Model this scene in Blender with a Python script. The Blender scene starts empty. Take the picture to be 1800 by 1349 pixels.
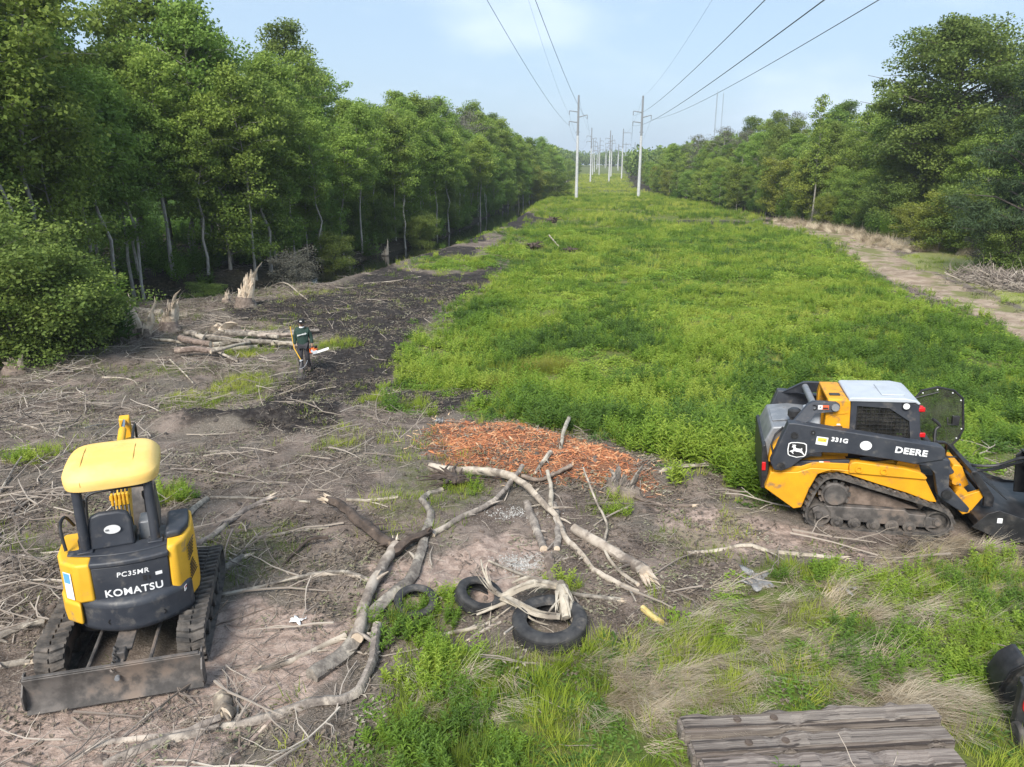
import bpy, bmesh, math, random
import numpy as np
from mathutils import Vector, Matrix, Euler

# ------------------------------------------------------------------ camera, sky, sun, exposure
SC = bpy.context.scene
ZC, PITCH, FPX = 5.6, math.radians(16.6), 1290.0
cam_d = bpy.data.cameras.new('camera'); cam = bpy.data.objects.new('camera', cam_d)
SC.collection.objects.link(cam); SC.camera = cam
cam.location = (0, 0, ZC); cam.rotation_euler = (math.pi/2 - PITCH, 0, 0)
cam_d.sensor_width = 36; cam_d.lens = 36*FPX/1800; cam_d.clip_start = 0.1; cam_d.clip_end = 6000

SUN_EL, SUN_AZ = math.radians(44), math.radians(200)      # azimuth from +Y clockwise: behind the viewer, a little left
W = bpy.data.worlds.new('World'); SC.world = W; W.use_nodes = True
nt = W.node_tree; nt.nodes.clear()
def _n(tree, typ, **kw):
    n = tree.nodes.new(typ)
    for k, v in kw.items(): setattr(n, k, v)
    return n
out = _n(nt, 'ShaderNodeOutputWorld'); bg = _n(nt, 'ShaderNodeBackground')
sky = _n(nt, 'ShaderNodeTexSky', sky_type='NISHITA', sun_disc=False, sun_elevation=SUN_EL, sun_rotation=SUN_AZ,
         air_density=1.0, dust_density=2.2, ozone_density=1.2)
tc = _n(nt, 'ShaderNodeTexCoord'); mp = _n(nt, 'ShaderNodeMapping'); mp.inputs['Scale'].default_value = (1.0, 1.0, 2.6)
nz = _n(nt, 'ShaderNodeTexNoise'); nz.inputs['Scale'].default_value = 3.4; nz.inputs['Detail'].default_value = 7; nz.inputs['Roughness'].default_value = .5
rp = _n(nt, 'ShaderNodeMapRange', interpolation_type='SMOOTHSTEP'); rp.inputs['From Min'].default_value = .47; rp.inputs['From Max'].default_value = .74; rp.inputs['To Max'].default_value = .75
pale = _n(nt, 'ShaderNodeMix', data_type='RGBA'); pale.inputs['Factor'].default_value = .6; pale.inputs['B'].default_value = (4.0, 5.4, 7.0, 1)      # thin veil over the whole sky
mx = _n(nt, 'ShaderNodeMix', data_type='RGBA'); mx.inputs['B'].default_value = (5.7, 6.7, 7.9, 1)                                                 # soft clouds
nt.links.new(tc.outputs['Generated'], mp.inputs['Vector']); nt.links.new(mp.outputs[0], nz.inputs['Vector'])
nt.links.new(nz.outputs['Fac'], rp.inputs['Value']); nt.links.new(rp.outputs[0], mx.inputs['Factor'])
nt.links.new(sky.outputs[0], pale.inputs['A']); nt.links.new(pale.outputs['Result'], mx.inputs['A']); nt.links.new(mx.outputs['Result'], bg.inputs['Color'])
bg.inputs['Strength'].default_value = 0.072
nt.links.new(bg.outputs[0], out.inputs['Surface'])

sun_d = bpy.data.lights.new('sun', 'SUN'); sun = bpy.data.objects.new('sun', sun_d); SC.collection.objects.link(sun)
sun_d.energy = 2.8; sun_d.angle = math.radians(24); sun_d.color = (1.0, .955, .88)
_sd = Vector((math.sin(SUN_AZ)*math.cos(SUN_EL), math.cos(SUN_AZ)*math.cos(SUN_EL), math.sin(SUN_EL)))
sun.rotation_euler = _sd.to_track_quat('Z', 'Y').to_euler()
VS = SC.view_settings; VS.view_transform = 'Standard'; VS.look = 'None'; VS.gamma = 1; VS.exposure = 1.15; VS.use_curve_mapping = False
SC.render.engine = 'CYCLES'; CY = SC.cycles
CY.use_denoising = True; CY.max_bounces = 6; CY.diffuse_bounces = 3; CY.glossy_bounces = 2; CY.transmission_bounces = 4
CY.transparent_max_bounces = 6; CY.volume_bounces = 0; CY.caustics_reflective = False; CY.caustics_refractive = False
try: CY.denoising_input_passes = 'RGB_ALBEDO_NORMAL'; CY.denoising_prefilter = 'ACCURATE'
except Exception: pass

# ------------------------------------------------------------------ helpers
R = random.Random(11); NP = np.random.default_rng(7)
COL = SC.collection
CP, SP = math.cos(PITCH), math.sin(PITCH)
def ray(px, py):
    u, v = (px-900)/FPX, (py-674.5)/FPX
    return u, CP - v*SP, -SP - v*CP
_T = np.random.default_rng(3).random((256, 256))
def vn(x, y, s=0):
    x = np.asarray(x, float) + s*17.31; y = np.asarray(y, float) + s*9.77
    xi, yi = np.floor(x).astype(int), np.floor(y).astype(int); fx, fy = x-xi, y-yi
    fx = fx*fx*(3-2*fx); fy = fy*fy*(3-2*fy)
    a, b, c, d = _T[xi % 256, yi % 256], _T[(xi+1) % 256, yi % 256], _T[xi % 256, (yi+1) % 256], _T[(xi+1) % 256, (yi+1) % 256]
    return (a*(1-fx)+b*fx)*(1-fy) + (c*(1-fx)+d*fx)*fy
def fbm(x, y, o=4, s=0):
    r, a, t = 0, 1., 0.
    for i in range(o):
        r = r + a*vn(np.asarray(x)*2**i, np.asarray(y)*2**i, s+i*3); t += a; a *= .55
    return r/t
def sst(a, b, x):
    t = np.clip((np.asarray(x, float)-a)/(b-a), 0, 1); return t*t*(3-2*t)
def seg_dist(x, y, pts):
    d = np.full(np.shape(x), 1e9)
    for (ax, ay), (bx, by) in zip(pts[:-1], pts[1:]):
        vx, vy = bx-ax, by-ay; t = np.clip(((x-ax)*vx+(y-ay)*vy)/(vx*vx+vy*vy+1e-12), 0, 1)
        d = np.minimum(d, np.hypot(x-ax-t*vx, y-ay-t*vy))
    return d
def poly_sd(x, y, pts):
    """signed distance, negative inside"""
    d = seg_dist(x, y, list(pts)+[pts[0]]); ins = np.zeros(np.shape(x), bool)
    n = len(pts)
    for i in range(n):
        (ax, ay), (bx, by) = pts[i], pts[(i+1) % n]
        c = (ay > y) != (by > y)
        with np.errstate(divide='ignore', invalid='ignore'): xx = (bx-ax)*(y-ay)/(by-ay+1e-12)+ax
        ins ^= c & (x < xx)
    return np.where(ins, -d, d)

def flat_z(y): return -0.9*sst(12.5, 21, y)
def P0(px, py):
    d = ray(px, py); z = 0.
    for _ in range(25):
        t = (z-ZC)/d[2]; z = .5*z + .5*float(flat_z(d[1]*t))
    t = (z-ZC)/d[2]; return (d[0]*t, d[1]*t)
CANAL = [P0(*p) for p in ((150, 512), (330, 505), (470, 490), (600, 462), (720, 432), (820, 402), (880, 374))]
CANAL = [(-60., 34.)] + CANAL + [(CANAL[-1][0]+3, CANAL[-1][1]+25), (CANAL[-1][0]+8, CANAL[-1][1]+70)]
RIDGE = [P0(*p) for p in ((330, 748), (420, 752), (500, 745), (570, 735))]
DITCH = [P0(*p) for p in ((880, 388), (1010, 386), (1150, 388), (1280, 392), (1380, 386))]
RUT = [P0(*p) for p in ((540, 720), (600, 690), (660, 620), (700, 580), (780, 520), (880, 480), (960, 400))]
MULCH0 = [P0(*p) for p in ((790, 760), (880, 750), (965, 762), (1050, 786), (1120, 806), (1150, 835), (1080, 850), (1000, 842), (930, 838), (860, 826), (800, 800))]
def ghs(x, y):                                   # smooth terrain
    x = np.asarray(x, float); y = np.asarray(y, float)
    z = flat_z(y)
    dc = seg_dist(x, y, CANAL); z = z - 1.5*(1-sst(1.2, 3.8, dc))
    z = z + .42*np.exp(-(seg_dist(x, y, RIDGE)/.75)**2)
    z = z - .35*np.exp(-(seg_dist(x, y, DITCH)/1.6)**2)
    z = z + (fbm(x/7, y/7, 3, 5)-.5)*.5*sst(14, 26, y)
    z = z + .17*(1-sst(-.9, .35, poly_sd(x, y, MULCH0)+.5*(fbm(x*1.5, y*1.5, 2, 19)-.5)))
    z = z + sst(200, 900, y)*6.0
    return z
PADS = [(-4.65, 8.07, 1.9), (5.9, 11.45, 2.3), (5.0, 5.2, 2.2)]
def gh(x, y):                                    # with clods, ruts and lumps
    x = np.asarray(x, float); y = np.asarray(y, float)
    amp = np.ones(np.shape(x))
    for a, b, r in PADS: amp = amp*(.12+.88*sst(r*.75, r*1.25, np.hypot(x-a, y-b)))
    near = 1-sst(40, 90, y)
    z = ghs(x, y) + amp*near*((fbm(x*.8, y*.8, 3, 2)-.5)*.20 + (fbm(x*3.1, y*3.1, 3, 8)-.5)*.10 + (fbm(x*9, y*9, 2, 4)-.5)*.035)
    return z - .10*np.exp(-((seg_dist(x, y, RUT)-.75)/.28)**2)*near
def P(px, py, lift=0.):
    """the point of the ground that lies at this place of the photograph"""
    d = ray(px, py); z = 0.
    for _ in range(25):
        t = (z-ZC)/d[2]; z = .5*z + .5*float(ghs(d[0]*t, d[1]*t))
    t = (z-ZC)/d[2]; x, y = d[0]*t, d[1]*t
    return Vector((x, y, float(gh(x, y))+lift))

class MB:
    def __init__(s): s.v = []; s.f = []
    def add(s, vs, fs):
        o = len(s.v); s.v += [tuple(q) for q in vs]; s.f += [tuple(i+o for i in f) for f in fs]; return s
    def box(s, c, d, rot=None, tap=1.):
        q = []
        for sz in (-.5, .5):
            k = tap if sz > 0 else 1.
            for sx, sy in ((-.5, -.5), (.5, -.5), (.5, .5), (-.5, .5)):
                p = Vector((sx*d[0]*k, sy*d[1]*k, sz*d[2]))
                if rot is not None: p = Euler(rot).to_matrix() @ p
                q.append(p+Vector(c))
        return s.add(q, [(3, 2, 1, 0), (4, 5, 6, 7), (0, 1, 5, 4), (1, 2, 6, 5), (2, 3, 7, 6), (3, 0, 4, 7)])
    def prism(s, poly, a, b, plane='xz'):
        """poly in the given plane, extruded along the remaining axis from a to b"""
        def p3(u, w, t): return {'xz': (u, t, w), 'yz': (t, u, w), 'xy': (u, w, t)}[plane]
        n = len(poly); q = [p3(u, w, a) for u, w in poly] + [p3(u, w, b) for u, w in poly]
        ar = sum(poly[i][0]*poly[(i+1) % n][1]-poly[(i+1) % n][0]*poly[i][1] for i in range(n))
        flip = (ar > 0) ^ (plane == 'xz') ^ (b < a)
        f = [tuple(range(n)), tuple(range(2*n-1, n-1, -1))] + [(i, i+n, (i+1) % n+n, (i+1) % n) for i in range(n)]
        if flip: f = [tuple(reversed(x)) for x in f]
        return s.add(q, f)
    def tube(s, pts, rad, n=8, cap=True, sq=1., rough=0., rnd=None, flute=None):
        pts = [Vector(p) for p in pts]; m = len(pts)
        if not hasattr(rad, '__len__'): rad = [rad]*m
        q = []; prev = None
        for i, p in enumerate(pts):
            t = (pts[min(i+1, m-1)]-pts[max(i-1, 0)]).normalized()
            if prev is None:
                u = t.orthogonal().normalized()
            else:
                u = (prev - t*prev.dot(t)); u = u.normalized() if u.length > 1e-6 else t.orthogonal().normalized()
            prev = u; w = t.cross(u)
            for k in range(n):
                a = 2*math.pi*k/n; r = rad[i]*(1+(rnd.uniform(-rough, rough) if rnd else 0))*(flute[k] if flute else 1)
                q.append(p + u*(math.cos(a)*r) + w*(math.sin(a)*r*sq))
        f = [(i*n+k, i*n+(k+1) % n, (i+1)*n+(k+1) % n, (i+1)*n+k) for i in range(m-1) for k in range(n)]
        if cap: f += [tuple(range(n-1, -1, -1)), tuple((m-1)*n+k for k in range(n))]
        return s.add(q, f)
    def cyl(s, a, b, r, n=16, r2=None): return s.tube([a, b], [r, r if r2 is None else r2], n)
    def ring(s, a, b, ro, ri, n=20):
        a, b = Vector(a), Vector(b); t = (b-a).normalized(); u = t.orthogonal().normalized(); w = t.cross(u); q = []
        for p, r in ((a, ro), (b, ro), (b, ri), (a, ri)):
            for k in range(n): q.append(p+(u*math.cos(2*math.pi*k/n)+w*math.sin(2*math.pi*k/n))*r)
        return s.add(q, [(j*n+k, j*n+(k+1) % n, ((j+1) % 4)*n+(k+1) % n, ((j+1) % 4)*n+k) for j in range(4) for k in range(n)])
    def lathe(s, prof, n=24, c=(0, 0, 0), axis='z'):
        q = []
        for r, h in prof:
            for k in range(n):
                a = 2*math.pi*k/n; p = (r*math.cos(a), r*math.sin(a), h)
                if axis == 'y': p = (p[0], h, p[1])
                if axis == 'x': p = (h, p[0], p[1])
                q.append((p[0]+c[0], p[1]+c[1], p[2]+c[2]))
        m = len(prof); return s.add(q, [(i*n+k, i*n+(k+1) % n, (i+1)*n+(k+1) % n, (i+1)*n+k) for i in range(m-1) for k in range(n)])
    def mesh(s, name, mat, smooth=None):
        me = bpy.data.meshes.new(name); me.from_pydata(s.v, [], s.f)
        if mat is not None: me.materials.append(mat)
        if smooth is not None:
            bm = bmesh.new(); bm.from_mesh(me); bmesh.ops.recalc_face_normals(bm, faces=bm.faces); bm.to_mesh(me); bm.free()
            me.polygons.foreach_set('use_smooth', [True]*len(me.polygons)); me.set_sharp_from_angle(angle=math.radians(smooth))
        me.update(); return me
    def build(s, name, mat, parent=None, smooth=35, bevel=0., seg=2):
        o = bpy.data.objects.new(name, s.mesh(name, mat, smooth)); COL.objects.link(o)
        if parent is not None: o.parent = parent
        if bevel:
            b = o.modifiers.new('bevel', 'BEVEL'); b.width = bevel; b.segments = seg; b.limit_method = 'ANGLE'; b.angle_limit = math.radians(35)
            b.harden_normals = False
        return o
def tag(o, label=None, cat=None, group=None, kind=None):
    if label: o['label'] = label
    if cat: o['category'] = cat
    if group: o['group'] = group
    if kind: o['kind'] = kind
    return o
def empty(name, loc=(0, 0, 0), rz=0., rx=0., ry=0.):
    o = bpy.data.objects.new(name, None); COL.objects.link(o); o.location = loc; o.rotation_euler = (rx, ry, rz); o.empty_display_size = .2; return o
def link(name, me, parent=None):
    o = bpy.data.objects.new(name, me); COL.objects.link(o); o.parent = parent; return o

# ------------------------------------------------------------------ materials
def mat(name, c1, c2=None, rough=.7, metal=0., scale=8., detail=5., lo=.35, hi=.65, bump=0., bscale=None, c3=None, s3=3., lo3=.55, hi3=.7,
        spec=.4, inst=None, trans=0., stretch=None, attr=None, obj_rand=0., coord='Object'):
    m = bpy.data.materials.new(name); m.use_nodes = True; t = m.node_tree; N = t.nodes; L = t.links; N.clear()
    o = N.new('ShaderNodeOutputMaterial'); b = N.new('ShaderNodeBsdfPrincipled')
    b.inputs['Roughness'].default_value = rough; b.inputs['Metallic'].default_value = metal; b.inputs['Specular IOR Level'].default_value = spec
    tcn = N.new('ShaderNodeTexCoord'); mpn = N.new('ShaderNodeMapping'); L.new(tcn.outputs[coord], mpn.inputs[0])
    if stretch: mpn.inputs['Scale'].default_value = stretch
    def noise(sc, lo_, hi_, det=detail):
        n = N.new('ShaderNodeTexNoise'); n.inputs['Scale'].default_value = sc; n.inputs['Detail'].default_value = det; n.inputs['Roughness'].default_value = .6
        L.new(mpn.outputs[0], n.inputs['Vector']); r = N.new('ShaderNodeMapRange'); r.interpolation_type = 'SMOOTHSTEP'
        r.inputs['From Min'].default_value = lo_; r.inputs['From Max'].default_value = hi_; L.new(n.outputs['Fac'], r.inputs['Value']); return r.outputs[0], n
    def mixc(f, a, bb):
        k = N.new('ShaderNodeMix'); k.data_type = 'RGBA'
        if isinstance(f, (int, float)): k.inputs['Factor'].default_value = f
        else: L.new(f, k.inputs['Factor'])
        for key, val in (('A', a), ('B', bb)):
            if isinstance(val, tuple): k.inputs[key].default_value = (*val, 1)
            else: L.new(val, k.inputs[key])
        return k.outputs['Result']
    col = c1
    if inst:                                     # colours chosen piece by piece
        at = N.new('ShaderNodeAttribute'); at.attribute_type = 'INSTANCER'; at.attribute_name = 'tint'
        rr = N.new('ShaderNodeValToRGB'); rr.color_ramp.interpolation = 'LINEAR'
        while len(rr.color_ramp.elements) < len(inst): rr.color_ramp.elements.new(.5)
        for i, c in enumerate(inst): rr.color_ramp.elements[i].position = i/(len(inst)-1); rr.color_ramp.elements[i].color = (*c, 1)
        L.new(at.outputs['Fac'], rr.inputs['Fac']); col = rr.outputs['Color']
    if attr:
        at = N.new('ShaderNodeAttribute'); at.attribute_name = attr
        rr = N.new('ShaderNodeMapRange'); L.new(at.outputs['Fac'], rr.inputs['Value']); col = mixc(rr.outputs[0], c1, c2)
    elif c2:
        f, _ = noise(scale, lo, hi); col = mixc(f, col, c2)
    if c3:
        f, _ = noise(s3, lo3, hi3); col = mixc(f, col, c3)
    if obj_rand:
        oi = N.new('ShaderNodeObjectInfo'); h = N.new('ShaderNodeHueSaturation')
        a = N.new('ShaderNodeMapRange'); a.inputs['To Min'].default_value = 1-obj_rand; a.inputs['To Max'].default_value = 1+obj_rand
        L.new(oi.outputs['Random'], a.inputs['Value']); L.new(a.outputs[0], h.inputs['Value'])
        w = N.new('ShaderNodeTexWhiteNoise'); w.noise_dimensions = '1D'; L.new(oi.outputs['Random'], w.inputs['W'])
        a2 = N.new('ShaderNodeMapRange'); a2.inputs['To Min'].default_value = .5-.012; a2.inputs['To Max'].default_value = .5+.016
        L.new(w.outputs['Value'], a2.inputs['Value']); L.new(a2.outputs[0], h.inputs['Hue'])
        if isinstance(col, tuple): h.inputs['Color'].default_value = (*col, 1)
        else: L.new(col, h.inputs['Color'])
        col = h.outputs['Color']
    if isinstance(col, tuple): b.inputs['Base Color'].default_value = (*col, 1)
    else: L.new(col, b.inputs['Base Color'])
    if bump:
        _, n = noise(bscale or scale*2, 0, 1, 4); bp = N.new('ShaderNodeBump'); bp.inputs['Strength'].default_value = bump; bp.inputs['Distance'].default_value = .02
        L.new(n.outputs['Fac'], bp.inputs['Height']); L.new(bp.outputs[0], b.inputs['Normal'])
    if trans:
        tr = N.new('ShaderNodeBsdfTranslucent'); ms = N.new('ShaderNodeMixShader'); ms.inputs[0].default_value = trans
        if isinstance(col, tuple): tr.inputs[0].default_value = (*col, 1)
        else: L.new(col, tr.inputs[0])
        L.new(b.outputs[0], ms.inputs[1]); L.new(tr.outputs[0], ms.inputs[2]); L.new(ms.outputs[0], o.inputs['Surface'])
    else: L.new(b.outputs[0], o.inputs['Surface'])
    return m
# ------------------------------------------------------------------ ground zones (world-space outlines)
def poly(*pts): return [P0(*p) for p in pts]
FIELD = poly((670, 702), (698, 648), (742, 604), (778, 562), (822, 512), (876, 474), (940, 430), (905, 400), (925, 388), (900, 372), (885, 356), (985, 345), (1005, 312), (1030, 300), (1090, 300),
             (1105, 330), (1180, 352), (1260, 366), (1330, 382), (1385, 392), (1440, 418), (1480, 450), (1560, 492), (1640, 525), (1740, 562), (1830, 600), (1900, 640), (1900, 800), (1790, 770),
             (1690, 800), (1560, 850), (1330, 860), (1270, 815), (1130, 788), (1040, 775), (960, 752), (860, 738), (780, 722))
FIELD2 = poly((690, 465), (770, 432), (850, 400), (885, 366), (900, 372), (925, 388), (940, 430), (905, 468), (850, 500), (800, 480), (720, 480))
FRONT = poly((600, 1420), (640, 1290), (700, 1190), (800, 1160), (900, 1150), (1010, 1165), (1110, 1110), (1230, 1060), (1320, 1005), (1420, 1000), (1560, 1015), (1640, 1000), (1900, 985), (2100, 1420))
PINK = poly((-60, 1210), (60, 1230), (200, 1220), (330, 1190), (360, 1090), (440, 1060), (620, 1090), (600, 1200), (560, 1250), (420, 1270), (300, 1420), (-60, 1420))
PINK2 = poly((600, 1000), (740, 980), (830, 930), (920, 920), (1000, 960), (990, 1030), (900, 1040), (760, 1080), (640, 1050))
PINK3 = poly((1120, 880), (1300, 890), (1420, 930), (1560, 955), (1500, 985), (1250, 985), (1150, 960))
MUD = poly((520, 760), (330, 760), (320, 735), (450, 715), (560, 640), (580, 590), (500, 560), (400, 560), (380, 540), (560, 520), (620, 480), (700, 465), (800, 490), (900, 462), (900, 475), (815, 530), (752, 572), (690, 640), (660, 690), (610, 720), (580, 760))
MUDB = poly((690, 690), (870, 680), (860, 700), (780, 725), (690, 715))
MULCH = poly((735, 775), (790, 742), (880, 745), (965, 758), (1050, 782), (1120, 800), (1160, 825), (1175, 862), (1080, 862), (1000, 850), (930, 848), (860, 838), (770, 815))
TRACK = poly((1340, 386), (1430, 392), (1480, 410), (1560, 434), (1635, 480), (1760, 532), (1900, 588), (1900, 640), (1740, 560), (1640, 522), (1560, 488), (1490, 452), (1440, 420), (1370, 400))
LAWN = poly((1570, 450), (1640, 438), (1740, 440), (1800, 466), (1920, 520), (1900, 586), (1760, 530), (1640, 480))
HOLE = poly((1590, 975), (1660, 955), (1760, 965), (1900, 975), (1900, 1000), (1740, 1000), (1620, 998))
WOODL = poly((-400, 660), (40, 650), (190, 610), (180, 520), (470, 496), (620, 462), (760, 420), (865, 378), (900, 352), (985, 345), (1010, 310), (1000, 296))
WOODL = WOODL + [(-400, 2000), (-600, 20)]
WOODR = poly((1095, 302), (1110, 330), (1190, 350), (1260, 362), (1340, 384), (1440, 398), (1560, 424), (1700, 436), (1760, 475), (1900, 530)) + [(500, 20), (900, 2000)]
SEDGE = [P0(*p) for p in ((870, 690), (930, 650), (1000, 645))]
RUT2 = [P0(*p) for p in ((720, 470), (800, 440), (860, 415), (900, 398), (940, 388), (890, 372))]
def inside(x, y, pl, w=.5, wob=.8, s=1):
    x = np.asarray(x, float); y = np.asarray(y, float)
    k = np.clip(y/14, .6, 6)
    wx = (fbm(x/1.3/k, y/1.3/k, 3, s)-.5)*wob*k*1.5; wy = (fbm(x/1.3/k, y/1.3/k, 3, s+31)-.5)*wob*k*1.5
    return 1-sst(-w, w, poly_sd(x+wx, y+wy, pl)/k)
def zones(x, y):
    z = {}
    z['field'] = np.clip(inside(x, y, FIELD, .8, 1.9) + .62*inside(x, y, FIELD2, .6, 1., 3)*sst(.36, .50, fbm(x*.3, y*.22, 3, 33)), 0, 1)
    z['front'] = inside(x, y, FRONT, .5, .9, 5)
    mud = np.maximum(inside(x, y, MUD, .5, .8, 7), .9*inside(x, y, MUDB, .3, .5, 8)); z['hole'] = inside(x, y, HOLE, .3, .6, 9)
    dd = seg_dist(x, y, DITCH); mud = np.maximum(mud, .95*(1-sst(1.6, 3.4, seg_dist(x, y, RUT2)+2.2*(fbm(x*.35, y*.35, 2, 68)-.5)))*sst(.36, .5, fbm(x*.25, y*.18, 2, 14)))
    mud = np.maximum(mud, (1-sst(1.3, 2.6, dd+2.0*(fbm(x*.3, y*.3, 2, 66)-.5)))*sst(.30, .42, fbm(x*.15, y*.15, 2, 12)+.1*sst(18, 26, x)))
    z['mud'] = np.maximum(mud, z['hole'])
    z['pink'] = np.clip(inside(x, y, PINK, .8, 1., 11) + .8*inside(x, y, PINK2, .6, 1., 12) + .6*inside(x, y, PINK3, .6, .7, 13), 0, 1)
    z['mulch'] = inside(x, y, MULCH, .75, .9, 14)
    z['track'] = inside(x, y, TRACK, .3, .35, 15); z['lawn'] = inside(x, y, LAWN, .25, .3, 16)
    z['wood'] = np.maximum(inside(x, y, WOODL, .3, .5, 17), inside(x, y, WOODR, .3, .4, 18))
    f = z['field']*(1-z['mulch'])*(1-.9*z['track'])*(1-z['wood'])*(1-.85*z['mud'])
    far = sst(95, 140, y)*(1-z['wood']); z['field'] = np.maximum(f, far)*(1-.85*z['mud']); z['mud'] = z['mud']*(1-.5*far)
    tr_l = sst(.50, .66, fbm(x*.45, y*.45, 3, 41))*(1-sst(14, 40, y)*.2); z['patch'] = tr_l*(1-z['mulch'])*(1-z['track'])*(1-z['wood'])*(1-z['front'])*(1-z['field'])*(1-.8*z['mud'])
    return z

# ------------------------------------------------------------------ ground sheet
def ground_sheet():
    ys = [-14.]
    while ys[-1] < 3600:
        y = ys[-1]; ys.append(y + (.9 if y < 0 else .2 if y < 4 else max(.045, .0058*y) if y < 60 else .02*y))
    ys = np.array(ys); nc = 460
    s = np.linspace(-1, 1, nc); inner = .9
    hv = np.where(ys < 4, 8.0, np.maximum(8.0, .82*ys+3)); full = np.maximum(60, hv*1.9)
    X = np.where(np.abs(s)[None, :] < inner, s[None, :]/inner*hv[:, None], np.sign(s)[None, :]*(hv[:, None]+((np.abs(s)[None, :]-inner)/(1-inner))**1.5*(full-hv)[:, None]))
    Y = np.repeat(ys[:, None], nc, 1); x, y = X.ravel(), Y.ravel(); z = gh(x, y)
    me = bpy.data.meshes.new('ground'); nr = len(ys)
    i = (np.arange(nr-1)[:, None]*nc+np.arange(nc-1)[None, :]).ravel()
    F = np.stack([i, i+1, i+nc+1, i+nc], 1)
    me.vertices.add(len(x)); me.vertices.foreach_set('co', np.stack([x, y, z], 1).ravel())
    me.loops.add(F.size); me.loops.foreach_set('vertex_index', F.ravel().astype(np.int32))
    me.polygons.add(len(F)); me.polygons.foreach_set('loop_start', np.arange(0, F.size, 4, dtype=np.int32)); me.polygons.foreach_set('use_smooth', np.ones(len(F), bool))
    me.update(calc_edges=True)
    zz = zones(x, y); one = np.ones(len(x))
    for nm, ch in (('zone_a', (np.clip(zz['field']+.75*zz['front']+.45*zz['patch'], 0, 1), zz['pink'], zz['mud'])), ('zone_b', (zz['mulch'], zz['track'], zz['wood'])), ('zone_c', (zz['lawn'], zz['hole'], zz['front']))):
        a = me.attributes.new(nm, 'FLOAT_COLOR', 'POINT'); a.data.foreach_set('color', np.stack([*ch, one], 1).ravel())
    return me
def ground_mat():
    m = bpy.data.materials.new('ground_soil'); m.use_nodes = True; t = m.node_tree; N = t.nodes; L = t.links; b = N['Principled BSDF']
    b.inputs['Roughness'].default_value = .92; b.inputs['Specular IOR Level'].default_value = .15
    g = N.new('ShaderNodeNewGeometry')
    def noise(sc, det=6, ro=.62):
        n = N.new('ShaderNodeTexNoise'); n.inputs['Scale'].default_value = sc; n.inputs['Detail'].default_value = det; n.inputs['Roughness'].default_value = ro
        L.new(g.outputs['Position'], n.inputs['Vector']); return n.outputs['Fac']
    def rng(v, a, c, lo=0., hi=1.):
        r = N.new('ShaderNodeMapRange'); r.interpolation_type = 'SMOOTHSTEP'
        for k, x in zip(('From Min', 'From Max', 'To Min', 'To Max'), (a, c, lo, hi)): r.inputs[k].default_value = x
        L.new(v, r.inputs['Value']); return r.outputs[0]
    def mix(f, a, bb):
        k = N.new('ShaderNodeMix'); k.data_type = 'RGBA'
        L.new(f, k.inputs['Factor']) if not isinstance(f, float) else setattr(k.inputs['Factor'], 'default_value', f)
        for key, v in (('A', a), ('B', bb)):
            if isinstance(v, tuple): k.inputs[key].default_value = (*v, 1)
            else: L.new(v, k.inputs[key])
        return k.outputs['Result']
    def math_(op, a, bb):
        k = N.new('ShaderNodeMath'); k.operation = op
        for i, v in enumerate((a, bb)):
            if isinstance(v, (int, float)): k.inputs[i].default_value = v
            else: L.new(v, k.inputs[i])
        return k.outputs[0]
    def att(nm):
        a = N.new('ShaderNodeAttribute'); a.attribute_name = nm; sx = N.new('ShaderNodeSeparateColor'); L.new(a.outputs['Color'], sx.inputs[0]); return sx.outputs
    A, B, C = att('zone_a'), att('zone_b'), att('zone_c')
    n1, n2, n3, n4 = noise(1.3), noise(7), noise(38, 4), noise(.4, 3)
    def edge(v): return rng(math_('ADD', v, math_('MULTIPLY', math_('SUBTRACT', n2, .5), .7)), .32, .68)
    soil = mix(rng(n1, .40, .60), (.088, .068, .056), (.205, .162, .135)); soil = mix(rng(n4, .44, .60), soil, (.125, .108, .088)); soil = mix(rng(n3, .50, .72), soil, (.28, .235, .20)); soil = mix(rng(n2, .56, .75), soil, (.075, .06, .052))
    pink = mix(rng(n2, .35, .65), (.25, .185, .152), (.40, .31, .26)); pink = mix(rng(n3, .55, .75), pink, (.15, .10, .08))
    c = mix(edge(A[1]), soil, pink)
    mud = mix(rng(n2, .42, .68), (.024, .020, .019), (.062, .054, .048)); c = mix(edge(A[2]), c, mud)
    grn = mix(rng(n1, .35, .65), (.085, .12, .025), (.14, .15, .045)); grn = mix(rng(n2, .5, .7), grn, (.085, .075, .042)); c = mix(edge(A[0]), c, grn)
    mul = mix(rng(n1, .38, .62), (.17, .085, .055), (.30, .14, .075)); mul = mix(rng(n3, .45, .7), mul, (.11, .065, .045)); c = mix(edge(B[0]), c, mul)
    snd = mix(rng(n1, .35, .65), (.24, .18, .13), (.37, .295, .225)); snd = mix(rng(n2, .56, .72), snd, (.15, .12, .085)); snd = mix(rng(n4, .5, .62), snd, (.17, .17, .07)); c = mix(edge(B[1]), c, snd)
    lwn = mix(rng(n2, .4, .65), (.20, .22, .075), (.28, .27, .11)); c = mix(edge(C[0]), c, lwn)
    ltr = mix(rng(n2, .4, .65), (.030, .026, .018), (.065, .055, .035)); c = mix(edge(B[2]), c, ltr)
    L.new(c, b.inputs['Base Color'])
    bp = N.new('ShaderNodeBump'); bp.inputs['Strength'].default_value = .9; bp.inputs['Distance'].default_value = .05
    L.new(math_('ADD', n2, math_('MULTIPLY', n3, .45)), bp.inputs['Height']); L.new(bp.outputs[0], b.inputs['Normal'])
    return m
_gm = ground_sheet(); _gm.materials.append(ground_mat()); tag(link('ground', _gm), kind='structure')

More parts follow.
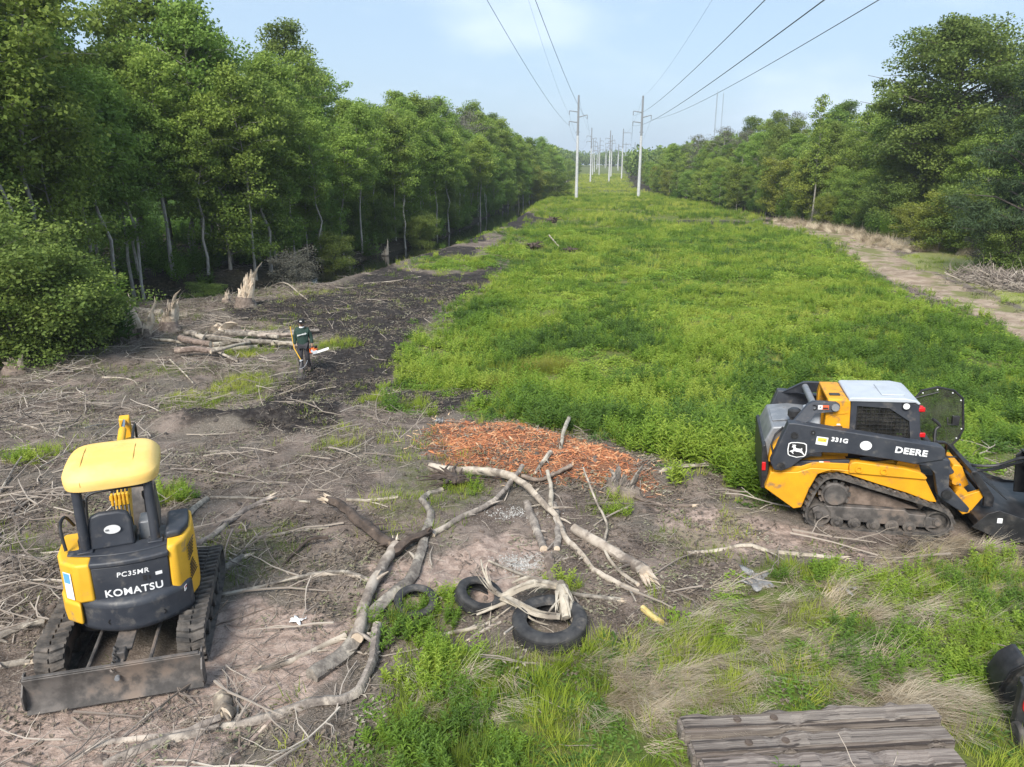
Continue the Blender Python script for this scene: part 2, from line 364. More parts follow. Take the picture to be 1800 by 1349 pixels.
# canal water
wm = mat('canal_water', (.012, .013, .010), rough=.06, spec=.5, bump=.04, bscale=3.)
mb = MB(); q = []
for i, (a, b_) in enumerate(CANAL):
    p0, p1 = CANAL[max(i-1, 0)], CANAL[min(i+1, len(CANAL)-1)]; d = Vector((p1[0]-p0[0], p1[1]-p0[1])).normalized()
    q += [(a-d.y*4.2, b_+d.x*4.2, -1.72), (a+d.y*4.2, b_-d.x*4.2, -1.72)]
mb.add(q, [(2*i, 2*i+1, 2*i+3, 2*i+2) for i in range(len(CANAL)-1)])
tag(mb.build('water', wm, smooth=None), kind='structure')

# ------------------------------------------------------------------ small plants, twigs and chips, laid as stuff
SRC = {}
def blade(mb, base, az, h, w, lean, droop, rnd, seg=2):
    d = Vector((math.cos(az), math.sin(az), 0)); s = Vector((-d.y, d.x, 0)); q = []; p = Vector(base); a = math.pi/2-lean
    for i in range(seg+1):
        k = w*(1-i/(seg+.15)); q += [p-s*k*.5, p+s*k*.5]
        p = p + (d*math.cos(a)+Vector((0, 0, math.sin(a))))*(h/seg); a -= droop
    mb.add(q, [(2*i, 2*i+1, 2*i+3, 2*i+2) for i in range(seg)])
def leaf(mb, p, dirv, up, l, w, fold=.25):
    dirv = Vector(dirv).normalized(); s = dirv.cross(Vector(up)); s = s.normalized() if s.length > 1e-4 else dirv.orthogonal().normalized(); n = s.cross(dirv)
    p = Vector(p); m = p+dirv*l*.45
    mb.add([p, m+s*w*.5+n*w*fold, p+dirv*l, m-s*w*.5+n*w*fold], [(0, 1, 2), (0, 2, 3)])
def grass_tuft(seed, n=34, h=.34, sp=.13, w=.012, dr=.5):
    r = random.Random(seed); mb = MB()
    for _ in range(n):
        a = r.uniform(0, 6.28); q = sp*math.sqrt(r.random()); blade(mb, (q*math.cos(a), q*math.sin(a), -.03), a+r.gauss(0, .9), h*r.uniform(.5, 1.15), w*r.uniform(.7, 1.3), r.uniform(.05, .6), dr*r.uniform(.2, 1.3), r)
    return mb
def straw_tuft(seed, n=46, h=.62):
    r = random.Random(seed); mb = MB()
    for _ in range(n):
        a = r.gauss(0, .38); q = .16*math.sqrt(r.random()); t = r.uniform(0, 6.28)
        blade(mb, (q*math.cos(t), q*math.sin(t), r.uniform(.0, .08)), a, h*r.uniform(.5, 1.2), .009, r.uniform(.75, 1.35), r.uniform(.05, .25), r)
    return mb
def weed(seed, stems=8, h=.5, sp=.16, ll=.10, lw=.032, per=15):
    r = random.Random(seed); mb = MB()
    for _ in range(stems):
        a = r.uniform(0, 6.28); q = sp*math.sqrt(r.random()); b0 = Vector((q*math.cos(a), q*math.sin(a), 0)); ln = Vector((math.cos(a)*r.uniform(.05, .35), math.sin(a)*r.uniform(.05, .35), 1)).normalized()
        hh = h*r.uniform(.55, 1.1); mb.tube([b0, b0+ln*hh*.5, b0+ln*hh+Vector((r.uniform(-.03, .03), r.uniform(-.03, .03), 0))], [.005, .004, .002], 3, cap=False)
        for i in range(per):
            f = (.18+.82*i/per); az = i*2.4+r.uniform(-.4, .4); s = ll*(1.25-.75*f)*r.uniform(.7, 1.3)
            leaf(mb, b0+ln*hh*f, (math.cos(az), math.sin(az), r.uniform(.05, .8)), (0, 0, 1), s*1.15, lw*s/ll*1.25)
    return mb
def groundcover(seed, n=60, sp=.24, hh=.13):
    r = random.Random(seed); mb = MB()
    for _ in range(n):
        a = r.uniform(0, 6.28); q = sp*math.sqrt(r.random()); az = r.uniform(0, 6.28)
        leaf(mb, (q*math.cos(a), q*math.sin(a), hh*r.random()*(1-q/sp*.6)), (math.cos(az), math.sin(az), r.uniform(-.1, .5)), (0, 0, 1), r.uniform(.05, .10), r.uniform(.025, .05))
    return mb
def twig(seed):
    r = random.Random(seed); mb = MB()
    def go(p, d, l, rad, dep):
        pts = [p]; n = 4
        for i in range(n):
            d = (d+Vector((r.gauss(0, .22), r.gauss(0, .22), r.gauss(0, .07)))).normalized(); pts.append(pts[-1]+d*l/n)
        mb.tube(pts, [rad*(1-.6*i/n) for i in range(n+1)], 4, cap=True)
        if dep:
            for _ in range(r.choice((1, 2, 2, 3))):
                go(pts[r.randint(1, n-1)], (d+Vector((r.gauss(0, .8), r.gauss(0, .8), r.gauss(0, .25)))).normalized(), l*r.uniform(.3, .6), rad*.55, dep-1)
    go(Vector((-.5, 0, .012)), Vector((1, 0, .03)), 1., .014, r.choice((0, 1, 1))); return mb
def chip(seed):
    r = random.Random(seed); mb = MB(); w = r.uniform(.03, .09); t = r.uniform(.008, .022); c = r.uniform(-.12, .12); k = r.uniform(-.1, .1)
    q = []
    for i, f in enumerate((-.5, -.1, .25, .5)):
        ww = w*(.35 if i in (0, 3) else 1)*r.uniform(.7, 1.2); zc = c*(f*f*4-.5)*.5+.02; yc = k*f
        q += [(f, yc-ww, zc), (f, yc+ww, zc), (f, yc+ww*.7, zc+t), (f, yc-ww*.7, zc+t)]
    mb.add(q, [(i*4+j, i*4+(j+1) % 4, i*4+4+(j+1) % 4, i*4+4+j) for i in range(3) for j in range(4)]+[(3, 2, 1, 0), (12, 13, 14, 15)]); return mb
def clod(seed):
    r = random.Random(seed); bm = bmesh.new(); bmesh.ops.create_icosphere(bm, subdivisions=2, radius=.5)
    sx, sy, sz = r.uniform(.8, 1.3), r.uniform(.7, 1.1), r.uniform(.45, .8)
    for v in bm.verts: k = r.uniform(.72, 1.12); v.co = Vector((v.co.x*sx*k, v.co.y*sy*k, v.co.z*sz*k))
    mb = MB(); mb.v = [tuple(v.co) for v in bm.verts]; mb.f = [tuple(v.index for v in f.verts) for f in bm.faces]; bm.free(); return mb

def scatter(name, protos, pts, rot, scl, idx, tint, label, cat):
    """one object of stuff: pieces laid at points"""
    key = id(protos)
    if key not in SRC:
        c = bpy.data.collections.new(name+'_pieces')
        for i, me in enumerate(protos): c.objects.link(bpy.data.objects.new('%s_piece_%02d' % (name, i), me))
        SRC[key] = c
    c = SRC[key]; n = len(pts); me = bpy.data.meshes.new(name); me.vertices.add(n); me.vertices.foreach_set('co', np.asarray(pts, np.float32).ravel())
    for nm, ty, arr, f in (('rot', 'FLOAT_VECTOR', rot, 'vector'), ('scl', 'FLOAT', scl, 'value'), ('idx', 'INT', idx, 'value'), ('tint', 'FLOAT', tint, 'value')):
        a = me.attributes.new(nm, ty, 'POINT'); a.data.foreach_set(f, np.asarray(arr).ravel().astype(np.int32 if ty == 'INT' else np.float32))
    o = link(name, me); tag(o, label, cat, kind='stuff')
    g = bpy.data.node_groups.new(name, 'GeometryNodeTree'); g.interface.new_socket('Geometry', in_out='INPUT', socket_type='NodeSocketGeometry'); g.interface.new_socket('Geometry', in_out='OUTPUT', socket_type='NodeSocketGeometry')
    gi, go = g.nodes.new('NodeGroupInput'), g.nodes.new('NodeGroupOutput'); ip = g.nodes.new('GeometryNodeInstanceOnPoints'); ci = g.nodes.new('GeometryNodeCollectionInfo')
    ci.inputs['Collection'].default_value = c; ci.inputs['Separate Children'].default_value = True; ci.inputs['Reset Children'].default_value = True
    def na(nm, ty):
        a = g.nodes.new('GeometryNodeInputNamedAttribute'); a.data_type = ty; a.inputs['Name'].default_value = nm; return a.outputs['Attribute']
    g.links.new(gi.outputs[0], ip.inputs['Points']); g.links.new(ci.outputs[0], ip.inputs['Instance']); ip.inputs['Pick Instance'].default_value = True
    g.links.new(na('idx', 'INT'), ip.inputs['Instance Index']); g.links.new(na('rot', 'FLOAT_VECTOR'), ip.inputs['Rotation']); g.links.new(na('scl', 'FLOAT'), ip.inputs['Scale'])
    g.links.new(ip.outputs[0], go.inputs[0]); md = o.modifiers.new('pieces', 'NODES'); md.node_group = g; return o
BANDS = [(4.2, 9, 1., 1.), (9, 14, .85, 1.), (14, 24, .7, 1.05), (24, 42, .42, 1.3), (42, 80, .2, 1.8), (80, 170, .13, 2.1), (170, 420, .05, 3.2)]
def sample(dens, prob, ymax=420, ymin=4.2, smul=True):
    X, Y, S = [], [], []
    for a, b, k, sc in BANDS:
        if a >= ymax or b <= ymin: continue
        wl, wr = .80*b+3, .80*b+3; n = int(dens*k*(b-a)*(wl+wr)); x = NP.uniform(-wl, wr, n); y = NP.uniform(a, b, n)
        keep = (np.abs(x) < .78*y+2.5); x, y = x[keep], y[keep]
        p = prob(x, y); keep = NP.random(len(x)) < p; X.append(x[keep]); Y.append(y[keep]); S.append(np.full(keep.sum(), sc if smul else 1.))
    return np.concatenate(X), np.concatenate(Y), np.concatenate(S)
def lay(name, protos, x, y, s, smin, smax, tint, label, cat, tilt=.15, sink=.02, az=None):
    n = len(x); z = gh(x, y)-sink
    rot = np.stack([NP.normal(0, tilt, n), NP.normal(0, tilt, n), NP.uniform(0, 6.283, n) if az is None else az+NP.normal(0, .5, n)], 1)
    return scatter(name, protos, np.stack([x, y, z], 1), rot, s*NP.uniform(smin, smax, n), NP.integers(0, len(protos), n), np.clip(tint, 0, 1), label, cat)
def ground_clear(x, y):
    """keep the standing room of the machines free"""
    k = np.ones(len(x))
    c, s_ = math.cos(math.radians(15)), math.sin(math.radians(15)); dx, dy = x+4.65, y-8.07; u, v = dx*c+dy*s_, -dx*s_+dy*c
    k = k*~((np.abs(u) < .95) & (v > -1.55) & (v < 1.3))
    c, s_ = math.cos(math.radians(-14)), math.sin(math.radians(-14)); dx, dy = x-6.06, y-11.44; u, v = dx*c+dy*s_, -dx*s_+dy*c
    k = k*~((u > -1.45) & (u < 1.05) & (np.abs(v) < 1.05)) * ~((u > 1.2) & (u < 3.4) & (np.abs(v) < 1.0))
    a, b = P0(1185, 1290), P0(1643, 1268); L_ = math.hypot(b[0]-a[0], b[1]-a[1]); c, s_ = (b[0]-a[0])/L_, (b[1]-a[1])/L_; dx, dy = x-a[0], y-a[1]; u, v = dx*c+dy*s_, -dx*s_+dy*c; k = k*~((u > -.03) & (u < L_+.05) & (v < 0) & (v > -.86))
    for q in ((938, 440), (1003, 446), (970, 394)): a = P0(*q); k = k*(np.hypot(x-a[0], (y-a[1]+.4)*.55) > .95)
    return k

# ------------------------------------------------------------------ field, verge and litter
G1, G2, G3 = (.20, .275, .032), (.32, .41, .045), (.48, .51, .095)
m_grass = mat('grass_blades', G1, inst=[(.125, .18, .032), G1, G2, G3], rough=.6, trans=.5, spec=.25)
m_weed = mat('weed_leaves', G1, inst=[(.085, .155, .035), (.155, .265, .04), (.245, .37, .045), (.38, .47, .075)], rough=.55, trans=.48, spec=.3)
m_straw = mat('dry_straw', (.4, .3, .2), inst=[(.30, .24, .16), (.50, .41, .29), (.62, .54, .41)], rough=.7, trans=.15)
m_twig = mat('dead_twigs', (.3, .25, .2), inst=[(.08, .066, .056), (.20, .165, .14), (.35, .30, .25), (.50, .44, .37)], rough=.85)
m_chip = mat('wood_chips', (.3, .12, .06), inst=[(.12, .06, .042), (.32, .11, .048), (.50, .185, .075), (.54, .27, .13), (.60, .44, .28)], rough=.8)
m_clod = mat('soil_clods', (.1, .08, .07), inst=[(.028, .024, .022), (.07, .058, .05), (.16, .125, .105), (.28, .21, .17)], rough=.95, bump=.5, bscale=20.)
m_sedge = mat('sedge_blades', (.2, .22, .03), inst=[(.13, .18, .02), (.24, .25, .035), (.34, .31, .06)], rough=.6, trans=.35)
def protos(fn, m, seeds, **kw): return [fn(s, **kw).mesh('piece', m) for s in seeds]
PG = protos(grass_tuft, m_grass, range(5)); PGs = protos(grass_tuft, m_grass, range(20, 24), n=24, h=.2, sp=.16, dr=.7)
PW = protos(weed, m_weed, range(6)); PWb = protos(weed, m_weed, range(30, 34), stems=11, h=.75, sp=.24, ll=.15, lw=.045, per=18)
PC = protos(groundcover, m_weed, range(4)); PS = protos(straw_tuft, m_straw, range(4)); PT = protos(twig, m_twig, range(14)); PK = protos(chip, m_chip, range(10)); PD = protos(clod, m_clod, range(6))
PSe = protos(grass_tuft, m_sedge, range(50, 53), n=70, h=.62, sp=.2, w=.008, dr=.45)
def tn(x, y, s, f=.35, lo=.25, hi=.75): return sst(lo, hi, fbm(x*f, y*f, 3, s))*.8 + NP.uniform(-.12, .32, len(x))
Z = zones
x, y, s = sample(17, lambda x, y: Z(x, y)['field']*(.30+.70*sst(.30, .50, fbm(x*.45, y*.45, 3, 77)))*ground_clear(x, y))
hm = .45+.75*sst(.3, .7, fbm(x*.25, y*.25, 3, 78)); s = s*hm
lay('field_grass', PG, x, y, s, .45, .95, np.where(NP.random(len(x)) < .9, tn(x, y, 21, .22, .3, .7)*1.15+.22*sst(18, 50, y), NP.uniform(.9, 1, len(x))), 'bright green grass and weeds covering the power line corridor', 'grass')
x, y, s = sample(13, lambda x, y: Z(x, y)['field']*sst(.34, .52, fbm(x*.3, y*.3, 3, 91))*ground_clear(x, y), ymax=170)
lay('field_weeds', PW, x, y, s*(1-.35*sst(20, 45, y)), .45, 1.15, tn(x, y, 22, .3, .3, .7)*1.1+.18*sst(18, 40, y), 'leafy green weeds growing among the corridor grass', 'weeds')
x, y, s = sample(9, lambda x, y: Z(x, y)['field']*(1-sst(17, 24, y))*sst(.42, .56, fbm(x*.42, y*.42, 3, 95))*ground_clear(x, y), ymax=24)
lay('tall_field_weeds', PWb, x, y, s, .6, 1.15, tn(x, y, 27, .5)*.85+.05, 'tall bushy weeds along the near edge of the green field', 'weeds')
x, y, s = sample(16, lambda x, y: Z(x, y)['field']*ground_clear(x, y), ymax=60)
lay('field_groundcover', PC, x, y, s, .8, 1.4, tn(x, y, 23), 'low leafy groundcover under the corridor grass', 'ground cover')
def pfront(x, y): return Z(x, y)['front']*ground_clear(x, y)
x, y, s = sample(52, lambda x, y: pfront(x, y)*sst(.26, .46, fbm(x*.7, y*.7, 3, 51)), ymax=14)
lay('verge_grass', PG, x, y, s, .45, .95, tn(x, y, 24, .8)*.8+.12, 'long green grass on the verge around the timber mat', 'grass', tilt=.25)
x, y, s = sample(36, lambda x, y: pfront(x, y)*sst(.40, .54, fbm(x*.6+4, y*.6, 3, 53)-.09+.20*sst(3, 6, x)*sst(6, 8, y)), ymax=14)
lay('verge_weeds', PW, x, y, s, .35, .75, tn(x, y, 25, .8)*.8+.05, 'leafy weeds on the verge beside the timber mat', 'weeds')
x, y, s = sample(22, lambda x, y: pfront(x, y)*sst(.35, .55, fbm(x*.9, y*.9, 3, 54)), ymax=14)
lay('verge_groundcover', PC, x, y, s, .5, 1.0, tn(x, y, 26, .8)*.7, 'small leaved groundcover on the verge', 'ground cover')
STRAW = [P0(*p) for p in ((1110, 1210), (1180, 1230), (1230, 1270))]; STRAW2 = [P0(*p) for p in ((1470, 1160), (1530, 1190), (1580, 1230), (1640, 1220))]; STRAW3 = [P0(*p) for p in ((1560, 985), (1640, 965), (1720, 960))]
def pstraw(x, y):
    d = np.minimum(np.minimum(seg_dist(x, y, STRAW), seg_dist(x, y, STRAW2)), seg_dist(x, y, STRAW3)*1.2)
    return np.clip(1.1*np.exp(-(d/.38)**2) + .30*Z(x, y)['front']*sst(.45, .6, fbm(x*.9, y*.9, 3, 57)), 0, 1)*ground_clear(x, y)
x, y, s = sample(75, pstraw, ymax=14)
lay('dry_straw', PS, x, y, s, .35, .8, NP.random(len(x)), 'flattened pale dry straw lying in clumps on the verge', 'straw', az=-.9, tilt=.12)
x, y, s = sample(20, lambda x, y: np.clip(Z(x, y)['patch']*1.2, 0, 1)*ground_clear(x, y)+.012, ymax=46)
lay('sparse_grass', PGs, x, y, s, .4, 1.2, tn(x, y, 28, .6)*.9, 'thin grass patches coming up through the bare soil', 'grass')
GP = [(P0(*p), r) for p, r in (((430, 678), .9), ((340, 705), 1.0), ((725, 715), .6), ((660, 700), .55), ((600, 785), .45), ((700, 1100), .42), ((760, 1085), .42), ((820, 860), .35), ((590, 605), .9), ((1085, 900), .35), ((440, 620), .8), ((300, 880), .4), ((70, 800), .5), ((990, 1035), .22), ((740, 1110), .3))]
def pclump(x, y):
    d = np.full(len(x), 9.)
    for (a, b), r in GP: d = np.minimum(d, np.hypot(x-a, (y-b)*.8)/r)
    return 1-sst(.55, 1.2, d)
x, y, s = sample(46, pclump, ymax=42)
lay('clump_grass', PG, x, y, s, .45, .9, tn(x, y, 29, .6)+.25, 'fresh green grass clumps standing in the cleared soil', 'grass', tilt=.25)
x, y, s = sample(30, lambda x, y: pclump(x, y), ymax=14)
lay('clump_weeds', PW, x, y, s, .4, .75, tn(x, y, 30, .6)+.2, 'young leafy shoots beside the old tyres and branches', 'weeds')
n = 80; i = NP.integers(0, 2, n); t = NP.random(n); q = np.array(SEDGE); x = q[i, 0]*(1-t)+q[i+1, 0]*t+NP.normal(0, .3, n); y = q[i, 1]*(1-t)+q[i+1, 1]*t+NP.normal(0, .35, n)
lay('sedge', PSe, x, y, np.ones(n), .6, 1.1, NP.random(n), 'olive yellow fine sedge clump at the near side of the field', 'sedge')
# litter
m_lit = mat('leaf_litter', (.1, .08, .06), inst=[(.05, .04, .03), (.11, .085, .065), (.19, .155, .12), (.15, .16, .08), (.32, .28, .23)], rough=.85)
PL = protos(groundcover, m_lit, range(90, 94), n=26, sp=.32, hh=.03)
def bare(x, y):
    z = Z(x, y); return (1-z['field'])*(1-z['front']*.85)*(1-z['track'])*(1-z['lawn'])*(1-.6*z['wood'])*ground_clear(x, y)
def ptw(x, y):
    left = 1-sst(-3.5, 1.0, x+.08*y); m = sst(.36, .6, fbm(x*.55, y*.55, 3, 61)); return bare(x, y)*np.clip(.16+.75*m*(.35+.65*left), 0, 1)*(1-.8*Z(x, y)['mulch'])*(1-.8*Z(x, y)['mud']*sst(10, 16, y))
x, y, s = sample(130, ptw, ymax=60, smul=False)
lay('twig_litter', PT, x, y, 1+.35*sst(15, 40, y), .07, .42, NP.beta(1.7, 2.2, len(x)), 'dead twigs littering the cleared ground', 'twigs', tilt=.10, sink=-.005)
x, y, s = sample(30, lambda x, y: ptw(x, y)*(.14+.86*(1-sst(-7, -1, x+.12*y))*sst(.38, .58, fbm(x*.45, y*.45, 3, 62))), ymax=60, smul=False)
lay('stick_litter', PT, x, y, s, .45, 1.25, NP.beta(1.9, 2.0, len(x)), 'larger grey sticks strewn in heaps over the cleared ground', 'sticks', tilt=.13, sink=-.04)
x, y, s = sample(620, lambda x, y: Z(x, y)['mulch']**2.0*.8+.006*bare(x, y), ymax=22, smul=False)
zm = Z(x, y)['mulch']; kp = (zm > .05) | (NP.random(len(x)) < .0); x, y, s, zm = x[kp], y[kp], s[kp], zm[kp]
lay('wood_mulch', PK, x, y, s, .05, .22, np.where(zm > .3, NP.beta(2.0, 2.2, len(x)), NP.uniform(.9, 1, len(x))), 'orange shredded wood mulch spread in front of the field', 'mulch', tilt=.22, sink=-.012)
x, y, s = sample(26, lambda x, y: bare(x, y)*np.clip(.18+Z(x, y)['mud']*.7+Z(x, y)['hole'], 0, 1)*sst(.3, .6, fbm(x*.9, y*.9, 3, 63)), ymax=42, smul=False)
zz = Z(x, y)
lay('soil_clods', PD, x, y, 1+1.2*zz['hole'], .035, .15, .46*(1-zz['mud'])+.28*zz['pink']+NP.uniform(-.1, .12, len(x)), 'loose clods of soil on the cleared ground', 'soil', tilt=1., sink=.01)

x, y, s = sample(26, lambda x, y: bare(x, y)*sst(.33, .55, fbm(x*.8, y*.8, 3, 64))*(1-.7*Z(x, y)['pink'])*(1-.5*Z(x, y)['mud'])+.10*bare(x, y), ymax=42, smul=False)
lay('leaf_litter', PL, x, y, 1+.6*sst(15, 40, y), .35, 1.0, NP.beta(1.6, 2.2, len(x)), 'dead leaves and bark crumbs scattered over the cleared ground', 'leaf litter', tilt=.1, sink=0.)
# ------------------------------------------------------------------ trees
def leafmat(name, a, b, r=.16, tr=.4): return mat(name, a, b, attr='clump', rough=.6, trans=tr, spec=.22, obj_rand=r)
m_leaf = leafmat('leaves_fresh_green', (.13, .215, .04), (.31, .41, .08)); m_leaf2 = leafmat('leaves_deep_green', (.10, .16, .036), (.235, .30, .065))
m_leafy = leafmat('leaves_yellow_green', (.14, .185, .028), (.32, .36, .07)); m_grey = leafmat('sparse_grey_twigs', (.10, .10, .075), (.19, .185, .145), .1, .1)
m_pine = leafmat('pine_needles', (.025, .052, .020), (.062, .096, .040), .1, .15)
m_bark = mat('tree_bark', (.22, .20, .175), (.42, .395, .355), scale=5., stretch=(3, 3, .6), rough=.9, bump=.5, bscale=12., obj_rand=.25)
m_barkd = mat('dark_tree_bark', (.055, .046, .04), (.12, .10, .085), scale=5., stretch=(3, 3, .6), rough=.9, bump=.5, bscale=12., obj_rand=.2)
def tree_meshes(seed, H, base, rad, ncl, per, lsz, lmat, bark, shape='round', r0=.14, lean=.6, clr=.9, flat=.6, droop=0., fill=1.):
    """trunk and limbs in one mesh, leaves in another; base = height where the crown starts, as a share of H"""
    r = random.Random(seed); g = np.random.default_rng(seed); tm = MB()
    lx, ly = r.uniform(-lean, lean), r.uniform(-lean, lean); nseg = 9; tr = []
    for i in range(nseg+1):
        f = i/nseg; tr.append(Vector((lx*f*f+r.gauss(0, .10)*min(1, f*3), ly*f*f+r.gauss(0, .10)*min(1, f*3), H*.93*f-(.3 if i == 0 else 0))))
    tm.tube(tr, [r0*(1.25 if i == 0 else 1)*(1-.86*i/nseg) for i in range(nseg+1)], 7, cap=False)
    cl = []
    for k in range(ncl):
        f = base+(1-base)*((k+.5)/ncl); u = (f-base)/(1-base)
        prof = {'round': math.sin(math.pi*min(1, .12+.86*u))**.7, 'cone': (1-u)**.8*.95+.06, 'vase': .35+.65*math.sin(math.pi*min(1, .2+.62*u)), 'column': .75*math.sin(math.pi*min(1, .1+.86*u))**.5, 'umb': u**.7*1.05*(1-.45*max(0, u-.8)/.2)}[shape]
        az = k*2.399+r.uniform(-.5, .5); L_ = rad*prof*r.uniform(.55, 1.08)
        t = min(f*.93, .96)*nseg/.93; i0 = min(int(t), nseg-1); o = tr[i0].lerp(tr[i0+1], t-i0)
        e = o+Vector((math.cos(az)*L_, math.sin(az)*L_, L_*r.uniform(.1, .55)-droop*L_)); m_ = o.lerp(e, .5)+Vector((0, 0, L_*.10))
        rr = max(.012, r0*.42*(1-.75*u)); tm.tube([o, m_, e], [rr, rr*.6, rr*.2], 4, cap=False)
        nsub = 3 if L_ > rad*.4 else 2
        for j in range(nsub):
            c = o.lerp(e, .45+.55*(j+r.random()*.7)/nsub)+Vector((r.gauss(0, .28), r.gauss(0, .28), r.gauss(0, .2)))*rad*.3
            cl.append((c, clr*r.uniform(.55, 1.2)))
            if r.random() < .5: tm.tube([m_, c], [rr*.4, .008], 3, cap=False)
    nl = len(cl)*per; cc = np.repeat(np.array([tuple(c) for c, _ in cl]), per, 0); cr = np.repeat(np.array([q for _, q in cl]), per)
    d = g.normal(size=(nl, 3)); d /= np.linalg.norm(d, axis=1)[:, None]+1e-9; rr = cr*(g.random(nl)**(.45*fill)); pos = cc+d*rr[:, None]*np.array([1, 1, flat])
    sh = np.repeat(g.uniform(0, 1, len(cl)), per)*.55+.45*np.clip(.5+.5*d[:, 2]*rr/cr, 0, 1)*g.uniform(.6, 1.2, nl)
    ax = g.normal(size=(nl, 3))+np.array([0, 0, -.25])+d*.6; ax /= np.linalg.norm(ax, axis=1)[:, None]
    up = g.normal(size=(nl, 3))*.7+np.array([0, 0, 1.0])+d*.5; sd = np.cross(ax, up); sd /= np.linalg.norm(sd, axis=1)[:, None]+1e-9; nn = np.cross(sd, ax)
    l = lsz*g.uniform(.6, 1.35, nl)[:, None]; w = l*(.36 if lmat is not m_pine else .07)
    V = np.stack([pos-ax*l*.5, pos+sd*w+nn*w*.25, pos+ax*l*.5, pos-sd*w+nn*w*.25], 1).reshape(-1, 3)
    me = bpy.data.meshes.new('crown'); me.vertices.add(nl*4); me.vertices.foreach_set('co', V.astype(np.float32).ravel()); me.loops.add(nl*4); me.loops.foreach_set('vertex_index', np.arange(nl*4, dtype=np.int32))
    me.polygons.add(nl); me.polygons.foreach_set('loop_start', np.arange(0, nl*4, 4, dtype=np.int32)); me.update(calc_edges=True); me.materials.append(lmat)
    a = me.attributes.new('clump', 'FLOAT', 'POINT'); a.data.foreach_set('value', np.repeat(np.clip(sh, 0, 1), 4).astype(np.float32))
    return tm.mesh('trunk', bark, 60), me
TREES = {}
def T(k, *a, **kw): TREES[k] = (tree_meshes(*a, **kw), a[1])
for i in range(3): T('wood%d' % i, 100+i, 14, .30, 2.8, 48, 150, .165, m_leaf, m_bark, 'round', r0=.13, clr=.95)
for i in range(3): T('edge%d' % i, 110+i, 9, .10, 2.5, 44, 150, .14, m_leaf, m_bark, 'vase', r0=.085, clr=.85)
for i in range(2): T('deep%d' % i, 120+i, 15, .30, 3.0, 48, 150, .165, m_leaf2, m_barkd, 'round', r0=.18, clr=1.0)
for i in range(2): T('shrub%d' % i, 130+i, 3.6, .05, 1.9, 36, 190, .085, m_leaf2, m_barkd, 'vase', r0=.05, clr=.62, lean=.3)
T('yellow0', 140, 7, .10, 2.3, 40, 150, .13, m_leafy, m_bark, 'vase', r0=.08, clr=.75); T('yellow1', 141, 4.2, .06, 2.0, 34, 160, .10, m_leafy, m_bark, 'vase', r0=.06, clr=.65, lean=.3)
T('grey0', 150, 13, .35, 2.8, 44, 70, .11, m_grey, m_bark, 'round', r0=.12, clr=.85); T('grey1', 151, 3.4, .05, 1.8, 34, 90, .08, m_grey, m_bark, 'vase', r0=.05, clr=.6, lean=.4)
T('pine0', 160, 14, .42, 2.5, 34, 190, .30, m_pine, m_barkd, 'column', r0=.17, clr=.75, lean=.3, flat=.75); T('pine1', 161, 12.5, .10, 4.2, 40, 230, .30, m_pine, m_barkd, 'cone', r0=.19, clr=.8, lean=.2, flat=.6)
T('big0', 170, 18, .22, 6.4, 100, 240, .20, m_leaf2, m_barkd, 'round', r0=.38, clr=1.35, lean=.5); T('poplar0', 180, 14, .30, 1.5, 40, 40, .19, m_leaf, m_bark, 'column', r0=.11, clr=.55)
T('stem0', 190, 12.5, .45, 2.1, 32, 120, .15, m_leaf, m_bark, 'round', r0=.10, clr=.8, lean=1.2); T('stem1', 191, 12, .50, 2.1, 30, 120, .15, m_leaf, m_bark, 'round', r0=.09, clr=.8, lean=1.4)
def tree(kind, x, y, h=None, label='', cat='tree', group=None, name=None, wide=1., rz=None):
    (tm, cm), H = TREES[kind]; k = (h or H)/H; o = empty(name or 'tree', (x, y, float(ghs(x, y))-.05), R.uniform(0, 6.28) if rz is None else rz); o.scale = (k*wide, k*wide, k)
    a = link('trunk', tm, o); b = link('crown', cm, o); return tag(o, label, cat, group)
# the woods: edge lines in the world, planted row behind row
def along(pts, step, jit, r):
    out = []; carry = 0.
    for (ax, ay), (bx, by) in zip(pts[:-1], pts[1:]):
        L_ = math.hypot(bx-ax, by-ay); s = carry
        while s < L_:
            f = s/L_; px, py = ax+(bx-ax)*f, ay+(by-ay)*f; out.append((px+r.gauss(0, jit), py+r.gauss(0, jit), (bx-ax)/L_, (by-ay)/L_)); s += step*r.uniform(.7, 1.3)*max(1., py/95)
        carry = s-L_
    return out
EDGEL = [(-23.5, 25.5), (-21.0, 33.5)] + [(a-3.2, b+3.4) for a, b in CANAL[2:8]] + [(4, 150), (13, 215), (35, 400), (62, 640)]
EDGER = [P0(*p) for p in ((1720, 436), (1600, 424), (1480, 402), (1400, 390), (1300, 372), (1230, 358), (1150, 342))] + [(37, 200), (56, 330), (96, 640)]
rr_ = random.Random(5)
GL, GR, GF = 'trees along the left wood edge', 'trees along the right wood edge', 'far trees down the corridor'
ORD = ['nearest'] + ['%d%s' % (i, 'th' if 10 < i % 100 < 14 else {1: 'st', 2: 'nd', 3: 'rd'}.get(i % 10, 'th')) for i in range(2, 90)]
